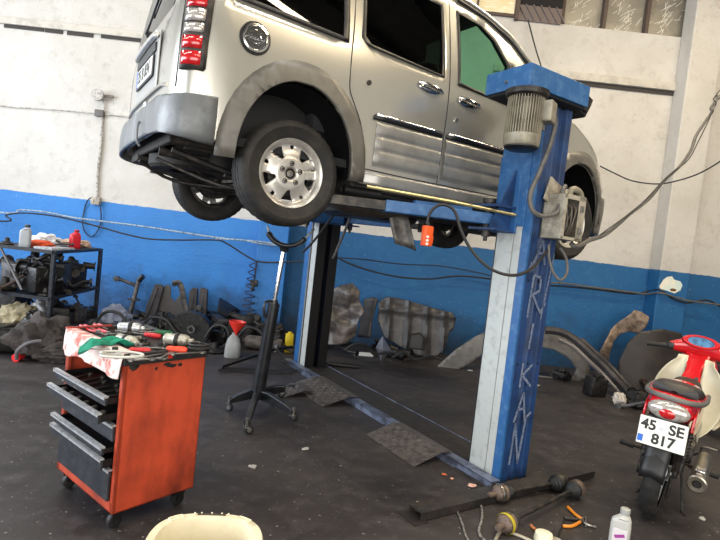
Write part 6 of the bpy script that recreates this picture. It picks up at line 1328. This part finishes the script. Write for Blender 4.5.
# black bumper strip leaning
SB = [W(545, 333, 6.72), W(560, 335, 6.68), W(575, 343, 6.6), W(590, 357, 6.5), W(604, 370, 6.45), W(618, 385, 6.3), W(630, 399, 6.1)]
t = thing('bumper_beam', SB[-1], 0, 'long black ribbed bumper beam leaning from the wall down to the motorcycle', 'bumper beam')
b = MB(); b.tube([p_-SB[-1]+Vector((0, 0, .04)) for p_ in SB], .05, 8, 4); b.build('beam_rail', dkp, t)
b = MB(); b.tube([p_-SB[-1]+Vector((-.02, -.03, -.05)) for p_ in SB[1:]], .03, 8, 4); b.build('beam_lip', mat('grey_lip', (112, 108, 108), .4, .2), t)
b = MB(); b.tube([p_-SB[-1]+Vector((.07, .0, .06)) for p_ in SB[2:]], .028, 8, 4); b.build('beam_lip', dkp, t)
# cream bracket
relief_panel([(633, 309), (640, 311), (648, 316), (643, 327), (638, 333), (630, 331), (620, 334), (611, 341), (607, 352), (608, 366), (602, 364), (598, 352), (602, 341), (612, 329), (624, 318)], 7.3, 'body_pillar', mat('rusty_beige_metal', (150, 132, 116), .6, .2, (80, 62, 54), 10, .8, bump=.2), 'beige rusty metal body bracket leaning high against the right column', lambda u, v: .05*math.sin(v*9+u*6)+.05, 'bracket', .05, .03)
bpy.data.objects['body_pillar'].location.z = W(602, 366, 7.3).z+.0
cable([W(604, 362, 7.3), W(602, 372, 7.2), W(606, 384, 7.0), W(612, 392, 6.9)], .045, dkp, 'door_seal_tube', 'dark curved tube carrying the beige bracket down to the floor', 'car part')
# brown liner behind the motorcycle
relief_panel([(612, 392), (615, 372), (624, 352), (634, 342), (655, 339), (675, 343), (685, 360), (684, 385), (670, 402), (640, 402)], 6.6, 'wheel_arch_liner', mat('brown_grey_plastic', (48, 41, 37), .5, 0, (30, 26, 25), 6, .7), 'brown grey wheel arch liner standing behind the motorcycle handlebar', lambda u, v: .16*math.cos(u*2.6)+.06*v, 'liner', .1, .04)
q = G(598, 398); b = MB(); b.box((0, 0, .11), (.22, .16, .22), Euler((.0, .12, .3)), .012); b.box((.02, 0, .24), (.10, .08, .04), Euler((0, .12, .3)), .006); b.tube([(-.03, -.1, .2), (-.05, -.12, .26), (.0, -.1, .3)], .008, 6, 3); o = b.build('small_case', junkm[4]); o.location = (q.x, q.y+.1, 0); tag(o, 'small dark case between the bumper arch and the black beam', 'case')
q = G(619, 405); junk('plastic_scrap', 'cloth', (q.x, q.y, 0), (.2, .14, .14), 230, mat('white_grey_plastic', (186, 180, 172), .5), 'crumpled whitish plastic scrap at the low end of the black beam', 'scrap')
for i, (px, py, k, sz, mi, nm, lb) in enumerate([
    (632, 412, 'arm', (.3, .1, .16), 3, 'control_arm', 'grey control arm on the floor left of the motorcycle'), (640, 408, 'block', (.3, .26, .2), 4, 'brake_caliper', 'sooty casting on the floor behind the motorcycle tail'),
    (703, 410, 'block', (.5, .4, .42), 2, 'engine_block', 'rusty engine block on the floor right of the motorcycle leg shield'), (722, 404, 'block', (.6, .5, .6), 2, 'axle_assembly', 'rusty axle assembly at the right edge behind the motorcycle'),
    (655, 402, 'pipe', (.5, .2, .2), 2, 'rusty_exhaust', 'rusty bent exhaust behind the motorcycle seat')]):
    q = G(px, py); junk(nm, k, (q.x, q.y, .001), sz, 240+i, junkm[mi], lb)
P_ = G(722, 434); b = MB(); b.grid(lambda u, v: Vector((-.16+.42*u, .10*math.sin(u*PI)*0+.18*v-.1, .03+.16*math.sin(PI*min(1, u*.75+.05))*(1-.35*v))), 16, 6); o = b.build('fender', mat('cream_fender', (176, 166, 142), .4, 0, (130, 120, 104), 5, .5), None, solid=.012); o.location = (P_.x, P_.y, 0); tag(o, 'cream curved fender lying on the floor at the right edge', 'fender')
for i, (px, py) in enumerate([(470, 371), (538, 386), (527, 390), (252, 468), (305, 450), (385, 437), (702, 520)]):
    q = G(px, py); b = MB(); b.box((0, 0, .008), (.07-.006*i, .02, .012), Euler((0, 0, i*.9)), .003); b.box((.01, .012, .01), (.02, .04-.003*i, .01), Euler((0, 0, i*.5)), .003); o = b.build('metal_clip', mat('pale_clip', (190, 188, 182), .4, .4)); o.location = q
    tag(o, ['pale metal clip on the floor just left of the near lift post', 'pale metal clip just right of the near lift post', 'small pale clip right of the near post, closer to the camera', 'pale clip on the open floor between the trolley and the jack', 'pale clip on the floor in front of the gearbox jack', 'pale clip beside the large chequered ramp plate', 'pale clip on the floor below the motorcycle muffler'][i], 'clip')
